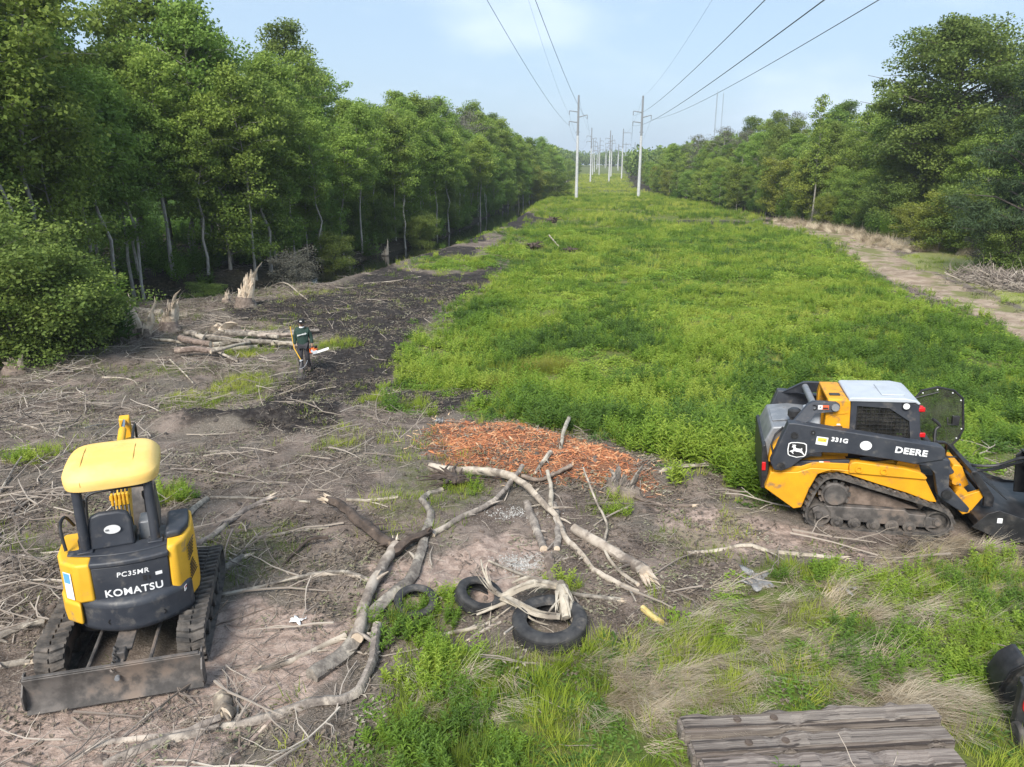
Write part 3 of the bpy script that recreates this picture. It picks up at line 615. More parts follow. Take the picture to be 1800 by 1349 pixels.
def plant_row(edge, side, off, step, kinds, hs, lab, grp, ymax=640, ymin=0):
    spots = []
    for x, y, dx, dy in along(edge, step, .5, rr_):
        if y > ymax or y < ymin: continue
        o = off*rr_.uniform(.8, 1.2); spots.append((x-side*dy*o, y+side*dx*o, y > 135, 1.36 if y < 40 else 1.15 if y < 50 else 1.))
    spots.sort(key=lambda q: q[1])
    for i, (X, Y, far, kh) in enumerate(spots):
        if far: l_, g_ = 'leafy tree in the far hazy line %s of the poles' % ('left' if side > 0 else 'right'), GF+(' left' if side > 0 else ' right')
        else: l_, g_ = lab+', %s counted away from the viewer' % ORD[i], grp
        tree(rr_.choice(kinds), X, Y, rr_.uniform(*hs)*kh*(1.0 if not far else .95), l_, 'tree', g_, wide=rr_.uniform(.9, 1.2))
plant_row(EDGEL, 1, -.4, 2.4, ['stem0', 'stem1'], (8.5, 12), 'thin pale stemmed tree along the ditch', GL+' leaning', 110, 30)
WK = ['wood0', 'wood1', 'wood2', 'deep0', 'stem0', 'stem1', 'wood0', 'grey0']; EK = ['edge0', 'stem0', 'edge2', 'wood0', 'wood1', 'stem1']
plant_row(EDGEL, 1, .1, 3.6, ['edge0', 'edge1', 'edge2', 'shrub0'], (2.5, 5), 'low bushy tree fringing the left wood', GL+' foot', 110, 52)
plant_row(EDGEL, 1, .9, 2.7, EK, (6.5, 10), 'slender tree in the front row of the left wood', GL, 400)
plant_row(EDGEL, 1, 3.2, 2.9, WK, (9, 15.5), 'tall tree in the second row of the left wood', GL+' second row', 230)
plant_row(EDGEL, 1, 7.5, 3.4, WK, (11.5, 18), 'tall tree in the third row of the left wood', GL+' third row', 160)
plant_row(EDGEL, 1, 13, 4.4, ['wood1', 'deep0', 'deep1', 'wood2'], (14, 17), 'tall tree deep inside the left wood', GL+' deep', 75)
rev = list(EDGER)
plant_row(rev, -1, .8, 2.8, ['edge0', 'edge1', 'edge2', 'yellow0', 'deep1'], (4.5, 8), 'low tree in the front row of the right wood', GR, 400, ymin=70)
plant_row(rev, -1, 4.2, 3.2, ['wood0', 'wood1', 'edge2', 'deep0', 'wood2'], (9, 12.5), 'tree in the second row of the right wood', GR+' second row', 230)
plant_row(rev, -1, 9, 4.2, ['wood0', 'deep0', 'deep1', 'grey0', 'wood2'], (12, 15.5), 'tall tree in the third row of the right wood', GR+' third row', 160)
plant_row(rev, -1, 15, 5.2, ['wood0', 'deep0', 'deep1'], (12, 15), 'tall tree deep inside the right wood', GR+' deep', 90)
# undergrowth in and before the woods
def shrub_at(px, py, kind, h, label, wide=1., name='shrub'):
    p = P0(px, py); return tree(kind, p[0], p[1], h, label, 'shrub', None, name, wide)
for px, py, k, h, w, lab in ((40, 640, 'shrub0', 4.4, 1.35, 'big dark green bush at the edge of the cleared ground, nearest the viewer'), (120, 632, 'shrub1', 3.6, 1.2, 'dark bush just behind the biggest one, by the splintered stumps'),
        (165, 605, 'shrub1', 2.0, 1.2, 'small bright bush beside the three splintered stakes'), (-40, 600, 'shrub0', 5.0, 1.3, 'tall dark bush cut by the left edge of the view'), (60, 560, 'shrub1', 4.2, 1.2, 'bush under the trees behind the biggest dark bush'),
        (520, 478, 'grey1', 2.8, 1.2, 'bare grey bush leaning over the near end of the ditch'), (360, 505, 'shrub1', 1.7, 1.3, 'low bush behind the tall splintered stump'), (590, 455, 'shrub0', 3.0, 1.1, 'bush hanging over the ditch opposite the small pale stump'),
        (740, 418, 'shrub1', 3.4, 1.1, 'round bush on the far bank of the ditch'), (935, 348, 'yellow0', 8.0, 1.25, 'yellow green bushy tree ending the left wood beside the near pole'), (978, 347, 'shrub0', 5.0, 1.5, 'dark round bush at the tip of the left wood'),
        (905, 345, 'edge1', 8.5, 1.2, 'green bushy tree next to the yellow green one'),
        (1650, 440, 'yellow1', 4.6, 1.3, 'bright yellow green shrub behind the mown lawn patch'), (1600, 428, 'yellow1', 3.2, 1.2, 'smaller yellow green shrub by the pale dry grass'), (1690, 445, 'shrub0', 4.8, 1.3, 'dark shrub between lawn and pine'),
        (1760, 490, 'shrub1', 3.6, 1.1, 'dark evergreen shrub under the pine at the edge of the lawn'), (1740, 480, 'grey1', 2.6, 1.2, 'bare brush heap bush beside the lawn'), (1450, 400, 'yellow1', 3.4, 1., 'yellow green shrub where the dirt track meets the wood'),
        (1500, 405, 'edge1', 6.0, 1.2, 'bright green young tree beside the dirt track'), (1440, 395, 'grey1', 1.6, 1.4, 'low grey thicket at the start of the dirt track'), (1560, 415, 'shrub0', 4.6, 1.2, 'deep green shrub under the great round tree'), (1520, 408, 'shrub1', 2.4, 1.2, 'small shrub beside the dirt track')):
    shrub_at(px, py, k, h, lab, w)
p = P0(1690, 428); tree('big0', p[0]+2, p[1]+7, 19.5, 'great round dark green tree towering over the right wood', 'tree', name='broadleaf_tree', wide=1.2)
p = P0(1640, 424); tree('deep1', p[0]+1, p[1]+9, 13.5, 'broad green tree leaning against the great round tree', 'tree', name='broadleaf_tree')
p = P0(1800, 500); tree('pine1', p[0]+.5, p[1]+2, 13.5, 'big spreading pine cut by the right edge of the view', 'tree', name='pine_tree', wide=1.05)
p = P0(1860, 500); tree('pine1', p[0]+1.5, p[1]+3, 12, 'second pine mostly outside the right edge of the view', 'tree', name='pine_tree')
p = P0(1437, 398); tree('poplar0', p[0]+.5, p[1]+3, 14.5, 'thin half bare pale tree sticking out above the right wood', 'tree', name='slender_tree')
p = P0(880, 368); tree('pine0', p[0]-6, p[1]+30, 17, 'dark pine standing out on the left skyline', 'tree', name='pine_tree', wide=1.1)
tree('grey0', p[0]-11, p[1]+28, 16, 'bare grey tree just left of the skyline pine', 'tree', name='bare_tree')
p = P0(640, 450); tree('deep0', p[0]-10, p[1]+18, 20, 'dark rounded crown rising above the middle of the left wood', 'tree', name='broadleaf_tree')
for i, (px, py, h, dd) in enumerate(((1250, 362, 13.5, 12), (1215, 356, 13, 16), (1285, 368, 12.5, 9))):
    p = P0(px, py); tree('grey0', p[0]+5, p[1]+dd, h, ('grey bare crowned tree on the right skyline behind green trees', 'farthest grey bare tree on the right skyline', 'grey bare tree nearest the half bare pale tree')[i], 'tree', name='bare_tree', wide=1.25)
# low leafy undergrowth inside the woods, a mass nobody could count
PU = protos(weed, m_weed, range(60, 64), stems=14, h=1.5, sp=.5, ll=.26, lw=.1, per=20)
x, y, s = sample(1.8, lambda x, y: Z(x, y)['wood']*(seg_dist(x, y, CANAL) > 2.2)*(.35+.65*sst(.4, .6, fbm(x*.2, y*.2, 2, 71))), ymin=24, ymax=170, smul=False)
lay('undergrowth', PU, x, y, 1+.3*sst(40, 100, y), .6, 1.5, tn(x, y, 72, .3)*.45, 'dense dark undergrowth on the floor of the woods', 'undergrowth')
# far wood closing the corridor and running on behind both edges
def far_wood(name, rows, label):
    g = np.random.default_rng(9); V = []; n = 0
    for ax, ay, bx, by, h0, h1, cnt in rows:
        for _ in range(cnt):
            t = g.random(); X, Y = ax+(bx-ax)*t+g.normal(0, 5), ay+(by-ay)*t+g.normal(0, 9); H = g.uniform(h0, h1); zb = float(flat_z(Y)+sst(200, 900, Y)*6)
            m = 200; d = g.normal(size=(m, 3)); d /= np.linalg.norm(d, axis=1)[:, None]; w = H*.28
            c = np.array([X, Y, zb+H*.58])+d*(g.random((m, 1))**.4)*np.array([w, w, H*.46]); ax_ = g.normal(size=(m, 3)); ax_ /= np.linalg.norm(ax_, axis=1)[:, None]; sd = np.cross(ax_, g.normal(size=(m, 3))); sd /= np.linalg.norm(sd, axis=1)[:, None]; l = g.uniform(.5, 1.1, (m, 1))
            V.append(np.stack([c-ax_*l, c+sd*l*.6, c+ax_*l, c-sd*l*.6], 1).reshape(-1, 3)); n += m
    V = np.concatenate(V); me = bpy.data.meshes.new(name); me.vertices.add(n*4); me.vertices.foreach_set('co', V.astype(np.float32).ravel()); me.loops.add(n*4); me.loops.foreach_set('vertex_index', np.arange(n*4, dtype=np.int32))
    me.polygons.add(n); me.polygons.foreach_set('loop_start', np.arange(0, n*4, 4, dtype=np.int32)); me.update(calc_edges=True); me.materials.append(m_leaf2)
    a = me.attributes.new('clump', 'FLOAT', 'POINT'); a.data.foreach_set('value', np.repeat(g.uniform(0, 1, n), 4).astype(np.float32)); return tag(link(name, me), label, 'wood', kind='stuff')
far_wood('far_forest', [(0, 220, 62, 800, 10, 15, 150), (-32, 180, 2, 330, 11, 15, 90), (60, 700, 260, 900, 9, 14, 130), (150, 1000, 90, 700, 11, 15, 60), (56, 300, 175, 900, 10, 14, 150), (52, 180, 100, 360, 9, 13, 110), (-80, 130, -30, 300, 13, 16, 80), (70, 120, 140, 330, 10, 13, 90)], 'distant hazy forest closing in along both sides of the corridor')

# dry grass bank, reeds and brush heap beside the dirt track
DRY = [P0(*p) for p in ((1380, 392), (1440, 400), (1500, 412), (1560, 428), (1600, 438), (1680, 440), (1710, 446))]
x, y, s = sample(60, lambda x, y: np.exp(-(seg_dist(x, y, DRY)/1.3)**2), ymin=38, ymax=100, smul=False)
lay('dry_grass_bank', PS, x, y, s, .8, 1.7, NP.random(len(x)), 'pale dry grass bank between dirt track and right wood', 'dry grass', tilt=.4)
BR = [P0(*p) for p in ((1728, 494), (1770, 504), (1830, 518))]
x, y, s = sample(300, lambda x, y: np.exp(-(seg_dist(x, y, BR)/1.1)**2), ymin=26, ymax=60, smul=False)
n = len(x); zb_ = gh(x, y)+NP.uniform(0, .5, n)*np.exp(-(seg_dist(x, y, BR)/1.3)**2)
scatter('brush_heap', PT, np.stack([x, y, zb_], 1), np.stack([NP.normal(0, .35, n), NP.normal(0, .35, n), NP.uniform(0, 6.28, n)], 1), NP.uniform(.8, 2.2, n), NP.integers(0, len(PT), n), np.clip(NP.beta(2, 2.5, n), 0, 1), 'heap of dead reddish brush beside the lawn under the pine', 'brush heap')
# ------------------------------------------------------------------ machine paints
m_yel = mat('machine_yellow', (.70, .33, .012), (.60, .27, .012), scale=3., rough=.5, spec=.4, c3=(.24, .15, .08), s3=6., lo3=.54, hi3=.72, bump=.05, bscale=30.)
m_kyel = mat('sun_faded_yellow', (.74, .42, .035), (.66, .36, .025), scale=2.5, rough=.5, c3=(.34, .23, .12), s3=7., lo3=.57, hi3=.76)
m_can = mat('canopy_yellow', (.80, .56, .19), (.76, .49, .13), scale=2., rough=.6, c3=(.50, .36, .16), s3=3.5, lo3=.62, hi3=.8)
m_char = mat('charcoal_paint', (.026, .030, .040), (.042, .046, .056), scale=3., rough=.5, spec=.45, c3=(.13, .12, .11), s3=7., lo3=.54, hi3=.80, bump=.04, bscale=40.)
m_blk = mat('black_steel', (.014, .014, .016), (.03, .03, .032), scale=6., rough=.45, c3=(.10, .088, .078), s3=4., lo3=.55, hi3=.8)
m_rub = mat('dusty_rubber', (.040, .037, .035), (.12, .105, .092), scale=7., rough=.85, c3=(.16, .135, .115), s3=3., lo3=.52, hi3=.75, bump=.3, bscale=30.)
m_tyre = mat('tyre_rubber', (.018, .018, .020), (.045, .044, .044), scale=6., rough=.7, c3=(.13, .115, .10), s3=4., lo3=.56, hi3=.76, bump=.12, bscale=20.)
m_dirtst = mat('dirty_steel', (.06, .055, .052), (.14, .125, .115), scale=5., rough=.6, metal=.15, c3=(.20, .155, .125), s3=2.5, lo3=.5, hi3=.68, bump=.15, bscale=18.)
m_mudpk = mat('caked_mud', (.10, .075, .06), (.20, .15, .12), scale=6., rough=.95, bump=.6, bscale=14.)
m_lgry = mat('light_grey_plastic', (.44, .47, .51), (.40, .43, .47), scale=4., rough=.5, c3=(.33, .33, .33), s3=4., lo3=.6, hi3=.8)
m_slv = mat('silver_grey', (.19, .20, .215), (.27, .275, .285), scale=5., rough=.45, metal=.2, c3=(.18, .16, .14), s3=5., lo3=.6, hi3=.75)
m_chr = mat('chrome_rod', (.6, .6, .62), rough=.2, metal=1.)
m_wht = mat('white_print', (.78, .78, .78), rough=.5); m_red = mat('red_plastic', (.5, .012, .015), rough=.35); m_orng = mat('orange_print', (.75, .13, .05), rough=.5); m_ylwp = mat('yellow_print', (.8, .55, .08), rough=.5)
m_lamp = mat('lamp_lens', (.75, .76, .76), rough=.15, spec=.6)
def glass_mat():
    m = bpy.data.materials.new('dusty_tinted_glass'); m.use_nodes = True; t = m.node_tree; N = t.nodes; L = t.links; N.clear(); o = N.new('ShaderNodeOutputMaterial')
    a, b, c = N.new('ShaderNodeBsdfTransparent'), N.new('ShaderNodeBsdfGlossy'), N.new('ShaderNodeBsdfDiffuse'); a.inputs[0].default_value = (.62, .66, .62, 1); b.inputs['Roughness'].default_value = .03; b.inputs[0].default_value = (.8, .8, .8, 1); c.inputs[0].default_value = (.10, .095, .085, 1)
    f = N.new('ShaderNodeFresnel'); f.inputs[0].default_value = 1.4; m1, m2 = N.new('ShaderNodeMixShader'), N.new('ShaderNodeMixShader')
    n = N.new('ShaderNodeTexNoise'); n.inputs['Scale'].default_value = 4; r = N.new('ShaderNodeMapRange'); r.inputs['From Min'].default_value = .35; r.inputs['From Max'].default_value = .8; r.inputs['To Min'].default_value = .10; r.inputs['To Max'].default_value = .5
    L.new(n.outputs['Fac'], r.inputs[0]); L.new(r.outputs[0], m1.inputs[0]); L.new(a.outputs[0], m1.inputs[1]); L.new(c.outputs[0], m1.inputs[2]); L.new(f.outputs[0], m2.inputs[0]); L.new(m1.outputs[0], m2.inputs[1]); L.new(b.outputs[0], m2.inputs[2]); L.new(m2.outputs[0], o.inputs[0]); return m
m_gls = glass_mat()
def lettering(txt, size, M, mat_, parent, bold=.02, sx=1., shear=0., name='lettering', depth=.0015):
    """flat raised print; M places its plane (x along the text, y up the letters)"""
    cu = bpy.data.curves.new('print', 'FONT'); cu.body = txt; cu.size = size; cu.align_x = 'CENTER'; cu.align_y = 'CENTER'; cu.extrude = depth; cu.offset = bold*size; cu.shear = shear; cu.space_character = 1.08; cu.resolution_u = 4
    t = bpy.data.objects.new('print', cu); COL.objects.link(t); dg = bpy.context.evaluated_depsgraph_get(); me = bpy.data.meshes.new_from_object(t.evaluated_get(dg)); bpy.data.objects.remove(t); bpy.data.curves.remove(cu)
    me.transform(Matrix.Diagonal((sx, 1, 1, 1))); me.transform(M); me.materials.clear(); me.materials.append(mat_); return link(name, me, parent)
def frame3(o, xa, ya):
    xa = Vector(xa).normalized(); ya = Vector(ya); ya = (ya-xa*ya.dot(xa)).normalized(); za = xa.cross(ya)
    return Matrix(((xa.x, ya.x, za.x, o[0]), (xa.y, ya.y, za.y, o[1]), (xa.z, ya.z, za.z, o[2]), (0, 0, 0, 1)))
def decal(poly2, M, mat_, parent, name, t=.003):
    mb = MB().prism(poly2, 0, t, 'xy'); me = mb.mesh(name, mat_, 30); me.transform(M); return link(name, me, parent)
def rrect(w, h, r, n=4):
    p = []
    for cx, cy, a0 in ((w/2-r, h/2-r, 0), (-w/2+r, h/2-r, 90), (-w/2+r, -h/2+r, 180), (w/2-r, -h/2+r, 270)):
        for i in range(n+1): a = math.radians(a0+90*i/n); p.append((cx+r*math.cos(a), cy+r*math.sin(a)))
    return p
def oval(a, b, n=28): return [(a*math.cos(2*math.pi*i/n), b*math.sin(2*math.pi*i/n)) for i in range(n)]
def resample(loop, step):
    pts = [Vector((a, b)) for a, b in loop]+[Vector(loop[0])]; out = []; carry = 0.
    tot = sum((b-a).length for a, b in zip(pts[:-1], pts[1:])); n = round(tot/step); step = tot/n
    for a, b in zip(pts[:-1], pts[1:]):
        L_ = (b-a).length; s = carry
        while s < L_-1e-6: out.append((a.lerp(b, s/L_), (b-a).normalized())); s += step
        carry = s-L_
    return out
def smooth_loop(loop, it=2):
    for _ in range(it):
        n = len(loop); o = []
        for i in range(n):
            (ax, ay), (bx, by) = loop[i], loop[(i+1) % n]; o += [(ax*.75+bx*.25, ay*.75+by*.25), (ax*.25+bx*.75, ay*.25+by*.75)]
        loop = o
    return loop
def crawler_belt(loop, y0, y1, step, lug_h, lug_w, thick, parent, chevron=False, plane='xz'):
    """rubber belt round the wheels, with its lugs; the loop is the outer face, clockwise or not"""
    lp = resample(loop, .05); n = len(lp); cx = sum(p.x for p, _ in lp)/n; cz = sum(p.y for p, _ in lp)/n
    def p3(u, w, t): return (u, t, w) if plane == 'xz' else (t, u, w)
    ar = sum(lp[i][0].x*lp[(i+1) % n][0].y-lp[(i+1) % n][0].x*lp[i][0].y for i in range(n)); sg = 1 if ar > 0 else -1
    q = []
    for p, t in lp:
        nrm = Vector((t.y, -t.x))*sg; i_ = p-nrm*thick
        q += [p3(p.x, p.y, y0), p3(p.x, p.y, y1), p3(i_.x, i_.y, y1), p3(i_.x, i_.y, y0)]
    mb = MB().add(q, [(i*4+j, i*4+(j+1) % 4, ((i+1) % n)*4+(j+1) % 4, ((i+1) % n)*4+j) for i in range(n) for j in range(4)])
    b = mb.build('track_belt', m_rub, parent, smooth=40)
    lg = MB(); w = y1-y0
    for k, (p, t) in enumerate(resample(loop, step)):
        nrm = Vector((t.y, -t.x))*sg
        halves = ((y0+.02*w, y0+.46*w, 0), (y0+.54*w, y0+.98*w, .5)) if chevron else ((y0+.01*w, y0+.47*w, 0), (y0+.53*w, y0+.99*w, 0))
        for a, c, o in halves:
            s = t*(o*step); e = t*(step*.22 if chevron else step*.18)
            A = [p+s-t*lug_w*.5, p+s+t*lug_w*.5, p+s+t*lug_w*.36+nrm*lug_h, p+s-t*lug_w*.36+nrm*lug_h]
            mid = abs((a+c)/2-(y0+y1)/2); inn, out_ = (c, a) if (a+c)/2 < (y0+y1)/2 else (a, c)
            v = [p3((z_+e).x, (z_+e).y, inn) for z_ in A]+[p3((z_-e).x, (z_-e).y, out_) for z_ in A]
            lg.add(v, [(0, 1, 2, 3), (7, 6, 5, 4), (0, 4, 5, 1), (1, 5, 6, 2), (2, 6, 7, 3), (3, 7, 4, 0)])
    tag(lg.build('tread', m_rub, b, smooth=20), kind='stuff'); return b

# ------------------------------------------------------------------ compact track loader with brush cutter
def track_loader():
    T_ = empty('track_loader', (6.06, 11.44, float(ghs(6.06, 11.44))-.01), math.radians(-14), ry=math.radians(-2.9))
    tag(T_, 'yellow and charcoal compact track loader with its glass cab door swung open', 'track loader')
    loop = smooth_loop([(-1.14, .30), (-1.06, .07), (-.80, .012), (-.3, .0), (.55, .0), (.90, .02), (1.06, .20), (.98, .42), (.80, .50), (.40, .63), (-.05, .76), (-.55, .91), (-.74, .955), (-.90, .88), (-1.02, .62)], 2)
    for s in (-1, 1):
        y0, y1 = (s*1.0, s*.56) if s < 0 else (.56, 1.0)
        crawler_belt(loop, y0, y1, .105, .026, .06, .035, T_, chevron=True)
        ym = s*.80; yo = s*.985
        MB().prism([(-1.0, .34), (-.96, .19), (-.3, .15), (.62, .12), (.68, .13), (.68, .33), (.42, .34), (.36, .40), (-.9, .40)], s*.72, s*.93).build('track_frame', m_dirtst, T_, bevel=.012)
        MB().prism([(.66, .12), (.80, .13), (.88, .18), (.86, .29), (.66, .32)], s*.74, s*.945).build('tension_housing', m_dirtst, T_, bevel=.01)
        MB().prism([(-.62, .41), (.60, .38), (.10, .58), (-.42, .74), (-.60, .55)], s*.60, s*.84).build('mud_guard', m_mudpk, T_, bevel=.02)
        for xr, zr, rr in ((-.62, .135, .095), (-.36, .125, .095), (-.08, .12, .10), (.19, .12, .10), (.44, .12, .095)):
            w = MB().lathe([(0, -.17), (rr*.5, -.17), (rr*.6, -.15), (rr, -.14), (rr, -.05), (rr*.7, -.05), (rr*.7, .05), (rr, .05), (rr, .14), (rr*.6, .15), (rr*.5, .17), (0, .17)], 20, (xr, ym, zr), 'y').build('roller', m_rub, T_, smooth=40)
            MB().cyl((xr, s*.93, zr), (xr, s*.985, zr), .03, 10).build('hub', m_dirtst, w)
        for xr, zr, rr in ((-.90, .24, .19), (.82, .23, .185)):
            w = MB().lathe([(0, -.15), (rr*.35, -.16), (rr*.4, -.08), (rr*.8, -.07), (rr*.85, -.14), (rr, -.14), (rr, .14), (rr*.85, .14), (rr*.8, .07), (rr*.4, .08), (rr*.35, .16), (0, .15)], 26, (xr, ym, zr), 'y').build('idler', m_rub, T_, smooth=40)
            MB().cyl((xr, s*.93, zr), (xr, s*.975, zr), .045, 12).build('hub', m_dirtst, w)
        sp = MB().lathe([(0, -.12), (.20, -.12), (.20, .12), (.17, .13), (.165, .15), (.16, .17), (0, .175)] if s > 0 else [(0, .12), (.20, .12), (.20, -.12), (.17, -.13), (.165, -.15), (.16, -.17), (0, -.175)], 26, (-.68, ym, .60), 'y').build('sprocket', m_dirtst, T_, smooth=40)
        for k in range(12):
            a = k*math.pi/6; MB().box((-.68+.215*math.cos(a), ym, .60+.215*math.sin(a)), (.05, .2, .06), (0, -a, 0)).build('tooth', m_dirtst, sp)
        # yellow side of the hull above the track
        MB().prism([(-1.74, .64), (-1.66, .92), (-1.25, .95), (-1.05, 1.03), (-.50, 1.02), (.58, .96), (.64, .86), (.80, .55), (.70, .55), (.36, .68), (-.05, .80), (-.52, .95), (-.76, 1.0), (-.95, .92), (-1.06, .66), (-1.16, .33), (-1.28, .30)], s*.55, s*.90).build('side_hull', m_yel, T_, bevel=.015)
        f = MB().prism([(-1.62, .92), (-1.62, 1.02), (-1.20, 1.04), (-1.02, 1.12), (-.50, 1.12), (-.50, 1.02), (-1.05, 1.03), (-1.25, .95)], s*.55, s*.88).build('rear_fender', m_yel, T_, bevel=.008)
        MB().prism([(-.50, .985), (-.50, 1.12), (-.47, 1.16), (-.40, 1.175), (.30, 1.10), (.50, 1.05), (.62, .965), (.60, .93)], s*.80, s*.935).build('side_plate', m_yel, T_, bevel=.012)
        for xh in (-.36, .0): MB().ring((xh, s*.93, 1.06-.04*(xh+.36)), (xh, s*.955, 1.06-.04*(xh+.36)), .055, .03, 18).build('bushing', m_yel, T_)
        MB().prism([(-.2, .72), (.24, .66), (.24, .70), (-.1, .765)], s*.9005, s*.903).build('paint_scrape', mat('bare_grey_scrape', (.26, .23, .21), rough=.7), T_, smooth=None)
        # lift arm
        arm = MB().prism([(-1.68, 1.13), (-1.44, 1.80), (-1.33, 1.80), (.74, 1.50), (.80, 1.46), (.82, 1.34), (.79, 1.29), (.40, 1.20), (.05, 1.26), (-.55, 1.33), (-.92, 1.33), (-1.12, 1.29), (-1.36, 1.06), (-1.50, .985), (-1.62, 1.0)], s*.80, s*.985).build('lift_arm', m_char, T_, bevel=.014)
        MB().prism([(.40, 1.20), (.79, 1.30), (.90, 1.27), (.92, .84), (1.24, .50), (1.22, .43), (1.13, .44), (.86, .62), (.78, .70), (.70, 1.06), (.60, 1.16)], s*.83, s*.96).build('arm_drop', m_char, arm, bevel=.012)
        for a, b_, r_ in (((-1.34, 1.60), .055, .03), ((-1.52, 1.07), .065, .03), ((-1.07, 1.66), .035, .012), ((.90, .73), .075, .045)):
            MB().ring((a[0], s*.95, a[1]), (a[0], s*1.003, a[1]), b_, r_, 18).build('pin_boss', m_blk, arm); MB().cyl((a[0], s*.9, a[1]), (a[0], s*.993, a[1]), r_, 12).build('pin', m_slv if r_ < .02 else m_blk, arm)
        # links
        upm = MB().prism([(-1.38, 1.76), (-1.12, 2.00), (-1.05, 2.045), (-.97, 2.05), (-.70, 2.04), (-.64, 2.0), (-.64, 1.93), (-.70, 1.88), (-1.0, 1.85), (-1.08, 1.82), (-1.20, 1.76)], s*.53, s*.605)
        upm.v = [(a_, b_+s*.27*max(0, min(1, (1.98-c_)/.2))*(a_ < -1.03), c_) for a_, b_, c_ in upm.v]; up = upm.build('upper_link', m_char, T_, bevel=.01)
        MB().ring((-1.02, s*.60, 1.95), (-1.02, s*.612, 1.95), .045, .03, 16).build('pin_boss', m_blk, up); MB().cyl((-.71, s*.57, 1.96), (-.71, s*.635, 1.96), .058, 18).build('pivot_pin', m_slv, up)
        MB().prism([(-1.38, 1.10), (-.50, 1.17), (-.46, 1.13), (-.48, 1.045), (-1.30, 1.02)], s*.78, s*.86).build('lower_link', m_char, T_, bevel=.008)
        for q, (xa, za) in (((up, (-.98, 2.0))), ((arm, (-.85, 1.10)))):
            k = .10 if q is up else 0.; M = frame3((xa+k, s*(.608 if q is up else .864), za-.045 if q is up else za), (1 if s < 0 else -1, 0, 0), (0, 0, 1))
            decal([(-.085, -.035), (-.02, -.035), (-.02, .035), (-.085, .035)], M, m_wht, q, 'warning_label'); decal([(-.02, -.035), (.075, -.035), (.075, .035), (-.02, .035)], M, m_orng, q, 'warning_label')
            lettering('A', .05, M @ Matrix.Translation((-.052, 0, .004)), m_blk, q, name='pictogram'); decal([(-.012, -.028), (.068, -.028), (.068, .0), (-.012, .0)], M @ Matrix.Translation((0, 0, .0035)), m_blk, q, 'warning_text', .001)
        # lift cylinder between hull and arm
        cy = MB().cyl((-.30, s*.70, 1.12), (.18, s*.70, 1.20), .045, 12).build('lift_cylinder', m_blk, T_); MB().cyl((.18, s*.70, 1.20), (.42, s*.70, 1.24), .022, 10).build('rod', m_chr, cy)
        MB().tube([(-.2, s*.74, 1.16), (.02, s*.76, 1.24), (.26, s*.74, 1.18), (.45, s*.72, 1.12)], .018, 8).build('hydraulic_hose', m_blk, T_)
        MB().prism([(.20, 1.10), (.46, 1.02), (.58, .96), (.52, 1.13), (.26, 1.22)], s*.60, s*.78).build('front_step', m_yel, T_, bevel=.01)
        # tower post behind the cab
        tw = MB().prism([(-.84, 1.10), (-.83, 1.92), (-.80, 2.05), (-.48, 2.05), (-.47, 1.96), (-.45, 1.10)], s*.36, s*.52).build('tower_post', m_yel, T_, bevel=.012)
        MB().prism([(-.83, 1.75), (-.75, 1.80), (-.5, 1.84), (-.5, 1.86), (-.76, 1.82), (-.83, 1.78)], s*.52, s*.532).build('rib', m_yel, tw)
        M = frame3((-.63, s*.523, 1.62), (1 if s < 0 else -1, 0, 0), (0, 0, 1)); decal([(-.06, -.03), (.06, -.03), (.06, .0), (-.06, .0)], M, m_blk, tw, 'warning_label'); decal([(-.03, .015), (.03, .015), (.025, .04), (-.025, .04)], M, m_wht, tw, 'warning_label')
        # cab side: dark frame round a grille
        cs = MB()
        for pl in ([(-.46, 1.20), (-.46, 2.035), (-.37, 2.035), (-.37, 1.20)], [(-.37, 1.96), (-.37, 2.035), (.46, 2.035), (.50, 1.98), (.40, 1.96), (.10, 1.935)], [(.10, 1.935), (.40, 1.96), (.44, 1.72), (.40, 1.73)], [(.40, 1.96), (.50, 1.98), (.60, 1.20), (.47, 1.20), (.40, 1.73), (.44, 1.72)], [(-.37, 1.20), (-.37, 1.36), (.46, 1.36), (.47, 1.20)]):
            cs.prism(pl, s*.46, s*.50)
        cs = cs.build('cab_side', m_char, T_, smooth=30)
        gr = MB()
        for i in range(13): x_ = -.35+.063*i; gr.tube([(x_, s*.475, 1.36), (x_, s*.475, 1.95 if x_ < .1 else 1.95-.7*(x_-.1))], .0042, 4)
        for i in range(9): z_ = 1.40+.062*i; gr.tube([(-.37, s*.478, z_), (.42 if z_ > 1.7 else .45, s*.478, z_)], .0042, 4)
        tag(gr.build('window_grille', m_blk, cs), kind='stuff')
        MB().prism([(-.37, 1.36), (-.37, 1.96), (.12, 1.94), (.40, 1.73), (.455, 1.36)], s*.452, s*.456).build('pane', m_gls, cs, smooth=None)
        lm = MB().cyl((.33, s*.495, 1.985), (.33, s*.535, 1.985), .06, 18).build('work_light', m_blk, T_); MB().cyl((.33, s*.535, 1.985), (.33, s*.542, 1.985), .048, 18).build('lens', m_lamp, lm)
        MB().tube([(.62, s*.40, .62), (.95, s*.44, .95), (1.0, s*.44, 1.0)], .05, 10).build('tilt_cylinder', m_char, T_)
        if s < 0:
            M = lambda x_, z_: frame3((x_, -.9865, z_), (1, 0, -.115), (0, 0, 1))
            lettering('DEERE', .135, M(.34, 1.40), m_wht, arm, bold=.035, sx=1.12, depth=.002); lettering('331G', .095, M(-.68, 1.545), m_wht, arm, bold=.04, sx=1.1, depth=.002)
            decal(oval(.085, .075), M(-.30, 1.475), m_wht, arm, 'round_sticker'); decal([(-.09, -.065), (.08, -.065), (.08, .065), (-.09, .065)], M(-.93, 1.525), m_wht, arm, 'warning_sticker'); decal([(-.07, -.015), (.06, -.015), (.06, .05), (-.07, .05)], M(-.93, 1.525) @ Matrix.Translation((0, 0, .0032)), m_ylwp, arm, 'warning_sticker', .001)
